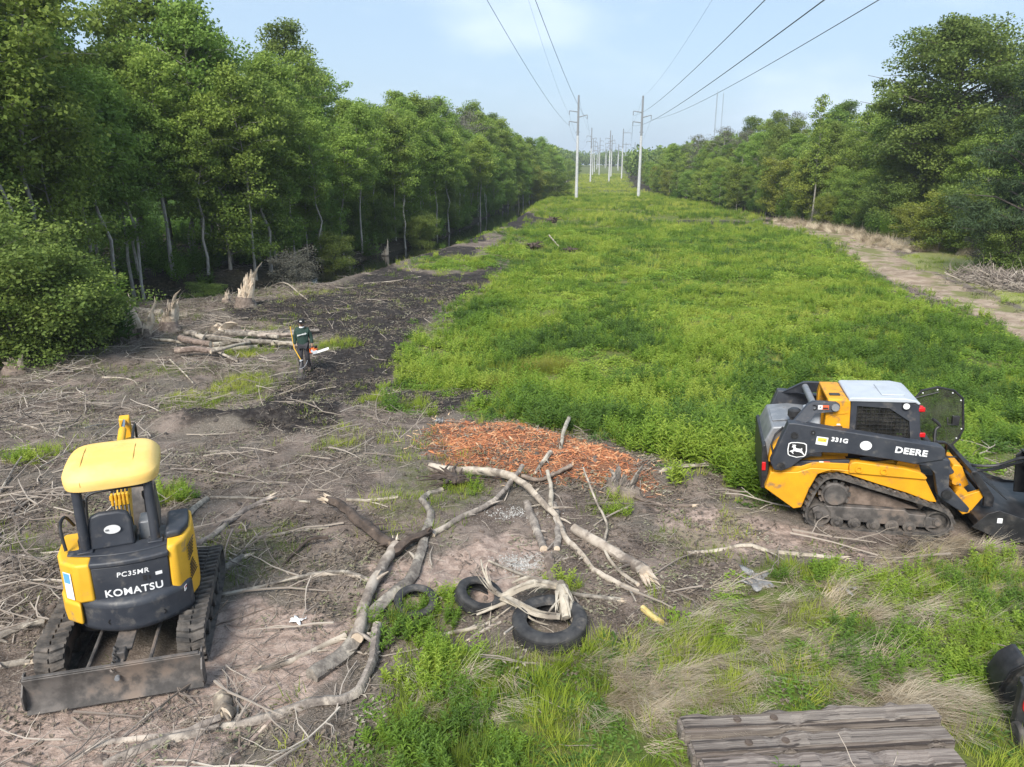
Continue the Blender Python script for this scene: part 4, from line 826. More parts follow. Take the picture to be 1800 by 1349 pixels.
            lettering('— ⌐', .05, M(-.93, 1.54) @ Matrix.Translation((0, 0, .0045)), m_blk, arm, name='pictogram')
            ME = frame3((-1.29, -.9865, 1.36), (1, 0, -.03), (0, 0, 1)); sq = [(-.135, .10), (-.10, .122), (.0, .13), (.10, .122), (.135, .10), (.145, .0), (.135, -.08), (.11, -.105), (.0, -.13), (-.11, -.105), (-.135, -.08), (-.145, 0)]
            e = decal(list(reversed(sq)), ME, m_wht, arm, 'emblem', .002); decal([(a*.90, b*.90) for a, b in reversed(sq)], ME @ Matrix.Translation((0, 0, .0022)), m_blk, e, 'emblem_field', .001)
            deer = [(-.10, -.015), (-.055, .005), (-.05, .03), (-.062, .05), (-.078, .046), (-.074, .062), (-.058, .070), (-.072, .085), (-.068, .098), (-.056, .084), (-.050, .100), (-.042, .088), (-.028, .100), (-.030, .082), (-.012, .086), (-.026, .070), (-.022, .052), (-.012, .035), (.035, .03), (.062, .030), (.072, .048), (.080, .030), (.074, .008), (.098, -.035), (.122, -.062), (.126, -.080), (.104, -.066), (.070, -.035), (.03, -.022), (-.005, -.02), (-.03, -.012), (-.062, -.030), (-.040, -.056), (-.052, -.060), (-.085, -.028), (-.105, -.030)]
            decal(deer, ME @ Matrix.Translation((-.005, -.008, .0034)), m_wht, e, 'leaping_animal', .001)
    MB().box((-.35, 0, .62), (2.5, 1.1, .52)).build('hull', m_blk, T_, bevel=.02)
    MB().prism([(-1.72, .62), (-1.64, 1.0), (-1.2, 1.05), (.55, 1.05), (.62, .40), (-1.25, .30)], -.56, .56).build('belly', m_yel, T_, bevel=.02)
    MB().tube([(-1.02, -.60, 1.96), (-1.02, .60, 1.96)], .055, 14).build('cross_tube', m_slv, T_)
    MB().box((-.66, 0, 2.045), (.30, 1.0, .05)).build('tower_cap', m_yel, T_, bevel=.015); MB().box((-.68, -.28, 2.08), (.16, .10, .02)).build('vent', m_blk, T_, bevel=.006)
    hd = MB().prism([(-1.74, .98), (-1.76, 1.34), (-1.64, 1.60), (-1.30, 1.635), (-.86, 1.60), (-.86, 1.05)], -.62, .62).build('engine_hood', m_slv, T_, bevel=.03, seg=3)
    MB().prism([(-1.62, 1.612), (-1.34, 1.641), (-1.34, 1.651), (-1.62, 1.622)], -.34, .34).build('hood_panel', m_slv, hd, bevel=.004)
    rd = MB().prism([(-1.79, .57), (-1.80, 1.33), (-1.74, 1.36), (-1.68, 1.0), (-1.68, .6)], -.78, .78).build('rear_door', m_blk, T_, bevel=.02)
    for s in (-1, 1): MB().box((-1.76, s*.792, .98), (.06, .03, .14)).build('tail_light', m_red, rd, bevel=.006)
    MB().prism([(-1.70, 1.05), (-1.66, 1.30), (-1.52, 1.46), (-1.40, 1.50), (-1.40, 1.05)], -.80, -.60).build('side_cowl', m_yel, T_, bevel=.03)
    MB().box((-1.0, -.22, 1.70), (.24, .40, .24)).build('muffler_box', m_lgry, T_, bevel=.03)
    pc = MB().lathe([(0, .17), (.06, .17), (.10, .14), (.105, .05), (.07, .0), (.06, -.12), (0, -.12)], 22, (-1.30, -.48, 1.72)).build('precleaner', m_blk, T_)
    MB().tube([(-1.48, -.66, 1.62), (-1.60, -.74, 1.52), (-1.66, -.79, 1.36), (-1.62, -.82, 1.18)], .016, 8).build('engine_hose', m_blk, T_)
    # cab
    rf = MB().prism([(-.50, 2.035), (-.50, 2.085), (-.46, 2.10), (.30, 2.105), (.48, 2.07), (.54, 2.02), (.50, 2.0), (.46, 2.035)], -.52, .52).build('cab_roof', m_lgry, T_, bevel=.015, seg=3)
    MB().box((.17, -.06, 2.112), (.34, .60, .018), (0, .01, 0)).build('roof_hatch', m_lgry, rf, bevel=.012)
    MB().box((-.44, 0, 1.62), (.04, .92, .82)).build('cab_rear', m_char, T_)
    MB().box((.05, 0, 1.10), (1.1, .92, .12)).build('cab_floor', m_blk, T_)
    st = MB().box((-.12, 0, 1.32), (.50, .50, .14)).box((-.34, 0, 1.62), (.12, .50, .56), (0, -.15, 0)).build('seat', m_blk, T_, bevel=.04, seg=3)
    for s in (-1, 1): MB().box((.12, s*.34, 1.42), (.30, .10, .12)).tube([(.22, s*.34, 1.48), (.26, s*.34, 1.66)], .022, 8).build('control_lever', m_blk, T_, bevel=.01)
    for s in (-1, 1): MB().tube([(.50, s*.47, 2.0), (.60, s*.47, 1.15), (.62, s*.47, .95)], .03, 8).build('front_post', m_char, T_)
    for zz_ in (1.92, 1.50): MB().box((.50+.16*(2-zz_)*.6+.04, -.47, zz_), (.13, .05, .07)).cyl((.56, -.44, zz_-.05), (.56, -.44, zz_+.05), .035, 10).build('door_latch', m_red, T_, bevel=.01)
    # open door, hinged on the far side, its plane almost along the machine
    D = empty('cab_door', (.60, .50, .86), math.radians(5)); D.scale = (1.08, 1, 1); D.parent = T_
    dp = [(.0, .08), (.06, .86), (.20, 1.08), (.42, 1.14), (.66, 1.08), (.80, .94), (.86, .40), (.80, .22), (.62, -.02), (.20, -.06)]
    MB().prism(dp, -.004, .004).build('pane', m_gls, D, smooth=None)
    dfr = MB(); nd = len(dp); dfr.tube([(a, 0, b) for a, b in dp]+[(dp[0][0], 0, dp[0][1])], .018, 8); dfr.build('frame', m_blk, D)
    MB().tube([(.10, -.02, .95), (.44, -.03, 1.06)], .012, 6).build('wiper', m_blk, D)
    MB().box((.72, -.03, .56), (.10, .06, .16)).tube([(.60, -.04, .62), (.60, -.06, .50), (.72, -.06, .50)], .012, 6).build('handle', m_blk, D, bevel=.01)
    for k in range(10):
        a, b = dp[k]; c = Vector((a, b)).lerp(Vector((.42, .5)), .07); MB().cyl((c.x, -.012, c.y), (c.x, .012, c.y), .011, 8).build('rivet', m_lamp, D)
    # quick coupler with its rams
    q = MB().prism([(1.10, .42), (1.28, .22), (1.38, .26), (1.58, .62), (1.52, .66), (1.30, .56)], -.58, -.50).prism([(1.10, .42), (1.28, .22), (1.38, .26), (1.58, .62), (1.52, .66), (1.30, .56)], .50, .58).build('coupler_plate', m_yel, T_, bevel=.008)
    MB().tube([(1.24, -.56, .56), (1.24, .56, .56)], .09, 14).tube([(1.12, -.62, .80), (1.12, .62, .80)], .06, 12).build('coupler_tube', m_yel, T_)
    MB().prism([(1.08, .60), (1.16, .96), (1.28, .94), (1.42, .62), (1.30, .52)], -.30, .30).build('coupler_body', m_yel, T_, bevel=.02)
    for s in (-1, 1):
        c = MB().tube([(.86, s*.40, 1.20), (1.10, s*.42, .86)], .05, 12).build('tilt_ram', m_char, T_); MB().cyl((1.10, s*.42, .86), (1.24, s*.44, .66), .024, 10).build('rod', m_chr, c)
    for k, pts in enumerate(([(.80, -.55, 1.42), (1.02, -.30, 1.30), (1.10, -.05, 1.0), (1.32, .1, .92)], [(.96, .30, 1.52), (1.08, .32, 1.40), (1.02, .30, 1.30), (1.05, .2, 1.02), (1.36, .1, .86)], [(1.36, -.10, .92), (1.60, .10, .80), (1.92, .10, .82), (2.22, 0, 1.0), (2.38, -.1, 1.0)], [(1.36, .0, .86), (1.62, .16, .70), (1.95, .2, .72), (2.25, .08, .9), (2.4, 0, .95)])):
        MB().tube([Vector(p) for p in bez(pts)], .026, 8).build('hydraulic_hose', m_blk, T_)
    # brush cutter
    C = empty('brush_cutter', (1.38, 0, 0)); C.parent = T_
    MB().prism([(.0, .16), (.0, .30), (.10, .34), (.45, .33), (.95, .20), (1.90, .17), (1.98, .10), (1.98, .05), (.40, .05)], -.94, .94).build('deck', m_blk, C, bevel=.012)
    for s in (-1, 1): MB().prism([(-.08, .20), (.12, .44), (.26, .50), (.55, .40), (1.0, .23), (1.95, .17), (2.02, .02), (.42, -.02)], s*.94, s*.965).build('side_skirt', m_blk, C, bevel=.006)
    MB().prism([(-.07, .93), (-.04, .98), (.02, .98), (.30, .56), (.30, .40), (.16, .40), (.16, .55)], -.62, -.56).prism([(-.07, .93), (-.04, .98), (.02, .98), (.30, .56), (.30, .40), (.16, .40), (.16, .55)], .56, .62).box((-.02, 0, .94), (.07, 1.24, .07)).box((.24, 0, .50), (.06, 1.2, .08)).build('mount_frame', m_blk, C, bevel=.008)
    g2 = MB()
    for i in range(15): g2.tube([(.02+.5*i/14, -.5, .92-.44*i/14), (.02+.5*i/14, .5, .92-.44*i/14)], .006, 4)
    for i in range(15): g2.tube([(.02, -.5+i/14, .92), (.52, -.5+i/14, .48)], .006, 4)
    tag(g2.build('mesh_guard', m_blk, C), kind='stuff')
    mg = MB()
    for s in (-1, 1): mg.prism([(.90, .30), (.86, .94), (.96, 1.06), (1.46, 1.0), (1.52, .28)], s*.30, s*.26)
    mg.box((1.18, 0, 1.02), (.52, .60, .03), (0, .08, 0)); mg.box((1.44, 0, .64), (.03, .58, .7)); mg.build('motor_housing', m_blk, C, smooth=30, bevel=.008)
    MB().lathe([(0, .34), (.13, .34), (.13, .0), (0, .0)], 18, (1.2, 0, .36)).build('motor', m_slv, C)
    M = frame3((.46, -.9655, .30), (1, 0, -.2), (0, 0, 1)); decal([(-.05, -.035), (.02, -.035), (.02, .045), (-.05, .045)], frame3((.30, -.9655, .33), (1, 0, 0), (0, 0, 1)), m_wht, C, 'warning_label'); decal([(.30, -.04), (.38, -.04), (.38, .03), (.30, .03)], M, m_ylwp, C, 'warning_label'); decal([(.40, -.035), (.56, -.035), (.56, .01), (.40, .01)], M, m_wht, C, 'warning_label')
    decal([(-.10, -.2), (.1, -.2), (.1, .12), (-.1, .12)], frame3((1.22, -.302, .62), (1, 0, 0), (0, 0, 1)), m_wht, C, 'warning_label')
    return T_
def bez(p, n=14):
    """smooth curve through the control points"""
    p = [Vector(q) for q in p]; P_ = [p[0]]+p+[p[-1]]; o = []
    for i in range(1, len(P_)-2):
        a, b, c, d = P_[i-1], P_[i], P_[i+1], P_[i+2]
        for k in range(n):
            t = k/n; o.append(.5*((2*b)+(c-a)*t+(2*a-5*b+4*c-d)*t*t+(3*b-a-3*c+d)*t**3))
    return o+[p[-1]]
track_loader()
# ------------------------------------------------------------------ mini excavator seen from behind
def excavator():
    X = empty('mini_excavator', (-4.65, 8.07, float(ghs(-4.65, 8.07))+.01), math.radians(15)); tag(X, 'yellow mini excavator with roof canopy and dozer blade, seen from behind', 'excavator')
    loop = smooth_loop([(-1.08, .25), (-1.02, .05), (-.82, .0), (.82, .0), (1.02, .05), (1.08, .25), (1.02, .44), (.82, .50), (-.82, .50), (-1.02, .45)], 2)
    for s in (-1, 1):
        a, b = (-.89, -.59) if s < 0 else (.56, .86); xm = (a+b)/2
        crawler_belt(loop, a, b, .10, .028, .055, .035, X, plane='yz')
        MB().prism([(-.78, .16), (.78, .16), (.82, .30), (.55, .38), (-.55, .38), (-.82, .30)], xm-.09, xm+.09, 'yz').build('track_frame', m_dirtst, X, bevel=.015)
        for yy, rr in ((-.83, .19), (.83, .19)): MB().lathe([(0, -.1), (rr*.5, -.11), (rr*.7, -.06), (rr, -.09), (rr, .09), (rr*.7, .06), (rr*.5, .11), (0, .1)], 24, (xm, yy, .25), 'x').build('idler', m_rub, X, smooth=40)
        for yy in (-.45, -.15, .15, .45): MB().lathe([(0, -.11), (.08, -.11), (.08, .11), (0, .11)], 16, (xm, yy, .12), 'x').build('roller', m_rub, X)
        # blade push arm
        MB().tube([(s*.31+.02, -1.36, .36), (s*.31+.02, -.55, .40)], .022, 8).build('blade_arm', m_dirtst, X)
    MB().box((0, 0, .36), (1.2, .9, .18)).build('undercarriage', m_blk, X, bevel=.02); MB().cyl((0, 0, .42), (0, 0, .56), .42, 28).build('slew_ring', m_blk, X)
    # dozer blade
    bl = [(-1.43, .05), (-1.52, .045), (-1.475, .15), (-1.462, .27), (-1.475, .38), (-1.50, .455), (-1.46, .47), (-1.43, .39), (-1.415, .28), (-1.42, .16)]
    bd = MB().prism(bl, -.86, .88, 'yz').build('dozer_blade', m_dirtst, X, bevel=.006)
    for s in (-.86, .88): MB().prism([(-1.36, .47), (-1.42, .475), (-1.55, .30), (-1.55, .15), (-1.46, .045), (-1.36, .045)], s-.008, s+.008, 'yz').build('end_plate', m_dirtst, bd)
    MB().box((.01, -1.475, .473), (1.70, .045, .014)).build('top_edge', m_dirtst, bd, bevel=.004)
    MB().box((.04, -1.02, .47), (.19, .34, .03), (.12, 0, 0)).build('cylinder_cover', m_dirtst, X, bevel=.006)
    MB().cyl((.04, -.5, .40), (.04, -1.22, .40), .05, 12).build('blade_ram', m_blk, X)
    k = MB().box((.04, -1.30, .47), (.13, .12, .13)).box((.04, -1.40, .40), (.10, .16, .06), (.5, 0, 0)).build('blade_clevis', m_dirtst, X, bevel=.015)
    for i in range(7):
        p = Vector((.0+.012*(i % 2), -1.30-.035*i, .55-.022*i)); MB().ring(p, p+Vector((.012, .004*(-1)**i, .012)), .028, .015, 10).build('chain_link', m_dirtst, k)
    MB().cyl((.04, -1.49, .33), (.04, -1.53, .33), .026, 12).build('bolt', m_slv, k)
    # upper structure
    def arc(x0, x1, y0, cx, Rr, n=12): return [(x0+(x1-x0)*i/n, y0+((x0+(x1-x0)*i/n)-cx)**2/(2*Rr)) for i in range(n+1)]
    MB().prism(arc(-.60, .56, -.80, .05, .9)+[(.62, .1), (.60, .72), (.30, .82), (-.58, .80), (-.66, .1)], .56, .88, 'xy').build('turntable_frame', m_blk, X, bevel=.02)
    cw = MB().prism(arc(-.56, .66, -.97, .05, .62)+[(.60, -.45), (-.50, -.45)], .50, .915, 'xy').build('counterweight', m_char, X, bevel=.085, seg=5)
    for xx in (-.21, .32): MB().ring((xx, -.93+(xx-.05)**2/1.24, .66), (xx, -.965+(xx-.05)**2/1.24, .66), .036, .02, 16).build('plug', m_blk, cw)
    pn = MB().prism(arc(-.345, .435, -.845, .05, 1.6)+[(.435, -.5), (-.345, -.5)], .86, 1.30, 'xy').build('rear_panel', m_char, X, bevel=.015)
    MB().prism(arc(-.36, .45, -.86, .05, 1.6)+[(.45, -.5), (-.36, -.5)], 1.295, 1.36, 'xy').build('rear_ledge', m_char, X, bevel=.02, seg=3)
    MB().prism(arc(-.60, .44, -.70, .05, 1.2)+[(.44, -.42), (-.60, -.42)], 1.355, 1.375, 'xy').build('post_deck', m_char, X, bevel=.006)
    def curved(txt, size, x_, z_, bold, sx, name='lettering', shear=0.):
        o = lettering(txt, size, frame3((x_, -.845-.002, z_), (1, 0, 0), (0, 0, 1)), m_wht, pn, bold, sx, shear, name, .002)
        for v in o.data.vertices: v.co.y += (v.co.x-.05)**2/3.2
        o.data.update(); return o
    curved('KOMATSU', .122, .055, .965, .018, 1.0); curved('PC35MR', .082, .065, 1.185, .008, 1.06, shear=.1)
    for (a, b, c, d, mm) in ((.29, .36, 1.10, 1.14, m_wht), (.16, .20, 1.06, 1.13, m_blk), (.22, .24, 1.07, 1.12, m_blk)):
        ln = (b-a); xm = (a+b)/2; decal([(-ln/2, 0), (ln/2, 0), (ln/2, d-c), (-ln/2, d-c)], frame3((xm, -.846+(xm-.05)**2/3.2, c), (1, (xm-.05)/1.6, 0), (0, 0, 1)), mm, pn, 'panel_label')
    # yellow corners
    lc = MB().prism([(-.345, -.80), (-.50, -.78), (-.66, -.62), (-.72, -.40), (-.72, .1), (-.345, .1)], .88, 1.355, 'xy').build('side_cover', m_kyel, X, bevel=.035, seg=4)
    MB().prism([(-.50, -.80), (-.68, -.62), (-.745, -.40), (-.745, .3), (-.5, .3)], .60, .885, 'xy').build('lower_skirt', m_kyel, X, bevel=.04, seg=4)
    decal([(-.05, -.2), (.07, -.2), (.07, .13), (-.05, .13)], frame3((-.605, -.688, 1.12), (.707, -.707, 0), (0, 0, 1)), m_wht, lc, 'sticker'); decal([(-.04, .0), (.05, .0), (.05, .12), (-.04, .12)], frame3((-.607, -.690, 1.12), (.707, -.707, 0), (0, 0, 1)), mat('blue_print', (.12, .35, .6), rough=.5), lc, 'sticker', .004)
    plan = [(.435, -.80), (.52, -.79), (.615, -.66), (.70, -.42), (.71, -.25), (.70, .02), (.435, .02)]
    q = []; hs = [(.60, .10, 1.), (.74, .03, 1.), (1.0, .0, 1.), (1.34, .05, .97), (1.40, .08, .95)]
    for h, off, kk in hs:
        for a, b in plan: q.append((.435+(a-.435)*kk, b+off*(.3-b)*.5, h+(.06 if b > -.3 else 0)*(h > 1.3)))
    n = len(plan); rc = MB().add(q, [(i*n+j, i*n+(j+1) % n, (i+1)*n+(j+1) % n, (i+1)*n+j) for i in range(len(hs)-1) for j in range(n)]+[tuple(range(n-1, -1, -1)), tuple((len(hs)-1)*n+j for j in range(n))]).build('engine_cover', m_kyel, X, bevel=.03, seg=4)
    MB().prism([(.425, -.60), (.58, -.58), (.66, -.40), (.67, -.2), (.66, .02), (.425, .02)], 1.40, 1.50, 'xy').build('cover_cap', m_char, X, bevel=.035, seg=3)
    # vent slots on the slanted corner face of the engine cover
    e0, e1 = Vector((.615, -.66, 0)), Vector((.70, -.42, 0)); du = (e1-e0).normalized(); nrm = Vector((du.y, -du.x, 0))
    for grp, (zb, zt) in enumerate(((1.12, 1.33), (.87, 1.08))):
        for i in range(6):
            z_ = zb+(zt-zb)*(i+.5)/6; u0, u1 = (.035+.004*i, .235-.012*(5-i)*(grp == 0)-.016*i*(grp == 1)); p0, p1 = e0+du*u0+nrm*.012, e0+du*u1+nrm*.012
            MB().tube([p0+Vector((0, 0, z_-.028)), p1+Vector((0, 0, z_+.022))], .0075, 6, sq=.7).build('vent_slot', m_blk, rc)
    M = frame3((.565, -.742, .83), (du.x*.8+.1, du.y, 0), (0, 0, 1)); decal([(-.045, -.03), (.045, -.03), (.045, .03), (-.045, .03)], M @ Matrix.Translation((0, 0, .012)), m_wht, rc, 'warning_label'); decal([(-.035, .005), (.035, .005), (.035, .022), (-.035, .022)], M @ Matrix.Translation((0, 0, .0155)), m_red, rc, 'warning_label', .001)
    # operator station
    MB().box((-.12, .15, .95), (1.05, 1.1, .10)).build('floor_plate', m_blk, X, bevel=.01)
    MB().box((-.14, -.30, 1.14), (.52, .40, .34)).build('seat_base', m_char, X, bevel=.02)
    st = MB().box((-.14, -.22, 1.34), (.44, .42, .12)).build('seat_cushion', m_blk, X, bevel=.04, seg=3)
    bp = [(-.235, 0), (-.225, .30), (-.19, .40), (-.10, .43), (.10, .43), (.19, .40), (.225, .30), (.235, 0)]
    me = MB().prism(bp, -.05, .05).mesh('seat_back', m_char, 35); me.transform(Matrix.Translation((-.14, -.46, 1.36)) @ Matrix.Rotation(math.radians(-8), 4, 'X')); sb = link('seat_back', me, X); bv = sb.modifiers.new('bevel', 'BEVEL'); bv.width = .03; bv.segments = 3; bv.limit_method = 'ANGLE'
    Ms = frame3((-.115, -.50, 1.60), (1, 0, 0), (0, -.14, 1)); decal(oval(.085, .058), Ms @ Matrix.Translation((0, 0, .006)), m_wht, sb, 'oval_sticker'); lettering('m', .05, Ms @ Matrix.Translation((-.05, 0, .0105)), m_blk, sb, name='lettering', depth=.001)
    MB().box((.20, -.18, 1.42), (.14, .28, .26)).build('control_console', m_slv, X, bevel=.02); MB().box((-.46, -.18, 1.36), (.10, .34, .20)).build('control_console', m_blk, X, bevel=.02)
    for xx in (.20, -.46): lv = MB().tube([(xx, -.02, 1.5), (xx, .03, 1.70)], [.012, .012], 8).lathe([(0, .06), (.025, .05), (.03, 0), (.018, -.05), (0, -.06)], 12, (xx, .03, 1.74)).build('joystick', m_blk, X)
    MB().tube(bez([(-.52, .38, 1.05), (-.50, .42, 1.55), (-.44, .44, 1.68), (-.2, .45, 1.70), (.18, .45, 1.70), (.24, .44, 1.62), (.26, .42, 1.1)], 6), .018, 8).build('hand_rail', m_blk, X)
    MB().tube(bez([(-.62, -.42, 1.38), (-.66, -.30, 1.62), (-.64, -.1, 1.66), (-.60, .1, 1.45)], 6), .018, 8).build('grab_handle', m_blk, X)
    for xx in (-.16, -.02): MB().tube([(xx, .42, 1.0), (xx, .34, 1.34)], .013, 8).box((xx, .44, 1.02), (.08, .14, .02)).build('travel_lever', m_blk, X)
    MB().tube([(-.30, -.05, 1.4), (-.30, .0, 1.55)], .01, 6).build('gauge_stalk', m_blk, X)
    # canopy
    for xx in (-.41, .31):
        MB().tube([(xx, -.50, 1.37), (xx, -.46, 2.22)], .052, 14).build('canopy_post', m_char, X); MB().box((xx, -.50, 1.385), (.16, .16, .03)).build('post_foot', m_char, X, bevel=.008)
        MB().tube([(xx, -.46, 2.18), (xx, -.3, 2.26), (xx, .35, 2.26)], .03, 8).build('roof_rail', m_char, X)
    q = []; f = []; rings = [0, .3, .55, .72, .82, .88, .93, .965, .985, 1.0, 1.0, .985]; nn = 48
    for i, t in enumerate(rings):
        for j in range(nn):
            a = 2*math.pi*j/nn; c, s = math.cos(a), math.sin(a); e = .44
            ux, uy = math.copysign(abs(c)**e, c), math.copysign(abs(s)**e, s)
            z_ = 2.405-.03*t*t-.10*max(0, (t-.72)/.28)**2.4 if i < 10 else (2.22 if i == 10 else 2.165)
            q.append((-.055+.495*ux*t, -.09+.50*uy*t*(1.0), z_-.04*uy*t*(uy < 0)*(-1)))
    m_ = len(rings); f = [(i*nn+j, i*nn+(j+1) % nn, (i+1)*nn+(j+1) % nn, (i+1)*nn+j) for i in range(m_-1) for j in range(nn)]+[tuple((m_-1)*nn+j for j in range(nn))]
    cn = MB().add(q, f).build('canopy', m_can, X, smooth=50)
    for xx in (-.34, .19):
        MB().tube([(xx, .30, 2.362), (xx, .2, 2.384), (xx, 0, 2.40), (xx, -.30, 2.385), (xx, -.42, 2.358), (xx, -.52, 2.30), (xx, -.578, 2.235), (xx, -.58, 2.19)], .005, 5).build('seam', mat('seam_line', (.40, .25, .06), rough=.7), cn)
    # boom, arm and bucket, slewed a little aside
    bx = -.19
    MB().box((bx, .86, .66), (.26, .34, .34)).build('swing_bracket', m_kyel, X, bevel=.03)
    bm_ = MB().prism([(.84, .55), (.80, .72), (1.02, 1.30), (1.30, 1.62), (1.60, 1.78), (2.10, 1.80), (2.46, 1.70), (2.50, 1.57), (2.10, 1.58), (1.75, 1.52), (1.46, 1.34), (1.22, 1.04), (1.0, .60)], bx-.085, bx+.085, 'yz').build('boom', m_kyel, X, bevel=.02)
    mf = MB().box((bx, .90, 1.40), (.24, .05, .05))
    mf.build('hose_bracket', m_kyel, bm_)
    for i in range(5):
        xx = bx-.09+.045*i; MB().box((xx, .88, 1.38), (.028, .07, .16)).build('hose_clamp', m_kyel, bm_, bevel=.006); MB().tube(bez([(xx, .88, 1.31), (xx*.9, .78, 1.10), (xx*.8, .80, .85)], 6), .014, 6).tube(bez([(xx, .91, 1.46), (xx, 1.08, 1.56), (xx, 1.36, 1.70)], 6), .014, 6).build('hydraulic_hose', m_blk, bm_)
    cy = MB().cyl((bx, .98, .62), (bx, 1.34, 1.0), .05, 14).build('boom_ram', m_kyel, X); MB().cyl((bx, 1.34, 1.0), (bx, 1.58, 1.36), .026, 12).build('rod', m_chr, cy)
    c2 = MB().cyl((bx, 1.48, 1.82), (bx, 2.10, 1.93), .052, 14).build('arm_ram', m_kyel, X); MB().cyl((bx, 2.10, 1.93), (bx, 2.44, 1.98), .026, 12).build('rod', m_chr, c2); MB().box((bx, 1.50, 1.84), (.18, .10, .12)).build('ram_mount', m_kyel, c2, bevel=.01)
    MB().tube(bez([(bx+.13, 1.2, 1.4), (bx+.14, 1.7, 1.84), (bx+.14, 2.3, 1.92), (bx+.12, 2.5, 1.66)], 8), .018, 6).build('hydraulic_hose', m_blk, X)
    MB().prism([(2.38, 2.0), (2.50, 2.03), (2.60, 1.66), (2.74, .92), (2.70, .80), (2.60, .82), (2.45, 1.40), (2.38, 1.65)], bx-.07, bx+.07, 'yz').build('arm', m_kyel, X, bevel=.015)
    bk = [(2.70, .84), (2.42, .88), (2.30, .66), (2.30, .38), (2.45, .12), (2.70, .04), (2.98, .22), (2.96, .25), (2.70, .09), (2.48, .16), (2.35, .40), (2.35, .64), (2.45, .82), (2.70, .79)]
    b = MB().prism(bk, bx-.24, bx+.24, 'yz').build('bucket', m_dirtst, X, bevel=.006)
    for s in (-1, 1): MB().prism([(2.70, .84), (2.42, .88), (2.30, .66), (2.30, .38), (2.45, .12), (2.70, .04), (2.98, .22)], bx+s*.24-.01, bx+s*.24+.01, 'yz').build('bucket_side', m_dirtst, b)
    for i in range(5): MB().box((bx-.2+.1*i, 3.02, .24), (.05, .12, .03), (.5, 0, 0), .6).build('tooth', m_dirtst, b)
    low = ('track_belt', 'track_frame', 'idler', 'roller', 'blade_arm', 'undercarriage', 'slew_ring', 'dozer_blade', 'cylinder_cover', 'blade_ram', 'blade_clevis')
    for c in X.children:                                     # the upper structure stands slewed a little to the left
        if not c.name.startswith(low): c.rotation_euler.z += math.radians(7)
    return X
excavator()
# ------------------------------------------------------------------ felled wood: trunks, branches, stumps
m_log = mat('weathered_bark', (.13, .11, .095), (.27, .235, .20), scale=9., stretch=(1, 1, 1), rough=.9, bump=.8, bscale=22., c3=(.40, .35, .29), s3=2.6, lo3=.52, hi3=.62, obj_rand=.12)
m_bone = mat('barkless_pale_wood', (.27, .225, .18), (.43, .375, .31), scale=5., rough=.85, bump=.3, bscale=14., c3=(.17, .14, .115), s3=2.4, lo3=.50, hi3=.60, obj_rand=.08)
m_rot = mat('dark_rotten_wood', (.045, .034, .028), (.10, .075, .06), scale=7., rough=.95, bump=.7, bscale=12., c3=(.26, .20, .15), s3=4., lo3=.62, hi3=.72)
m_split = mat('fresh_split_wood', (.60, .50, .385), (.45, .36, .27), scale=10., rough=.85, bump=.3, bscale=20., c3=(.58, .50, .40), s3=3., lo3=.5, hi3=.6)
m_brn = mat('brown_bark', (.13, .10, .08), (.24, .19, .155), scale=8., rough=.9, bump=.5, bscale=16., c3=(.42, .35, .27), s3=3.4, lo3=.6, hi3=.7, obj_rand=.15)
MATS = {'log': m_log, 'bone': m_bone, 'rot': m_rot, 'brn': m_brn}
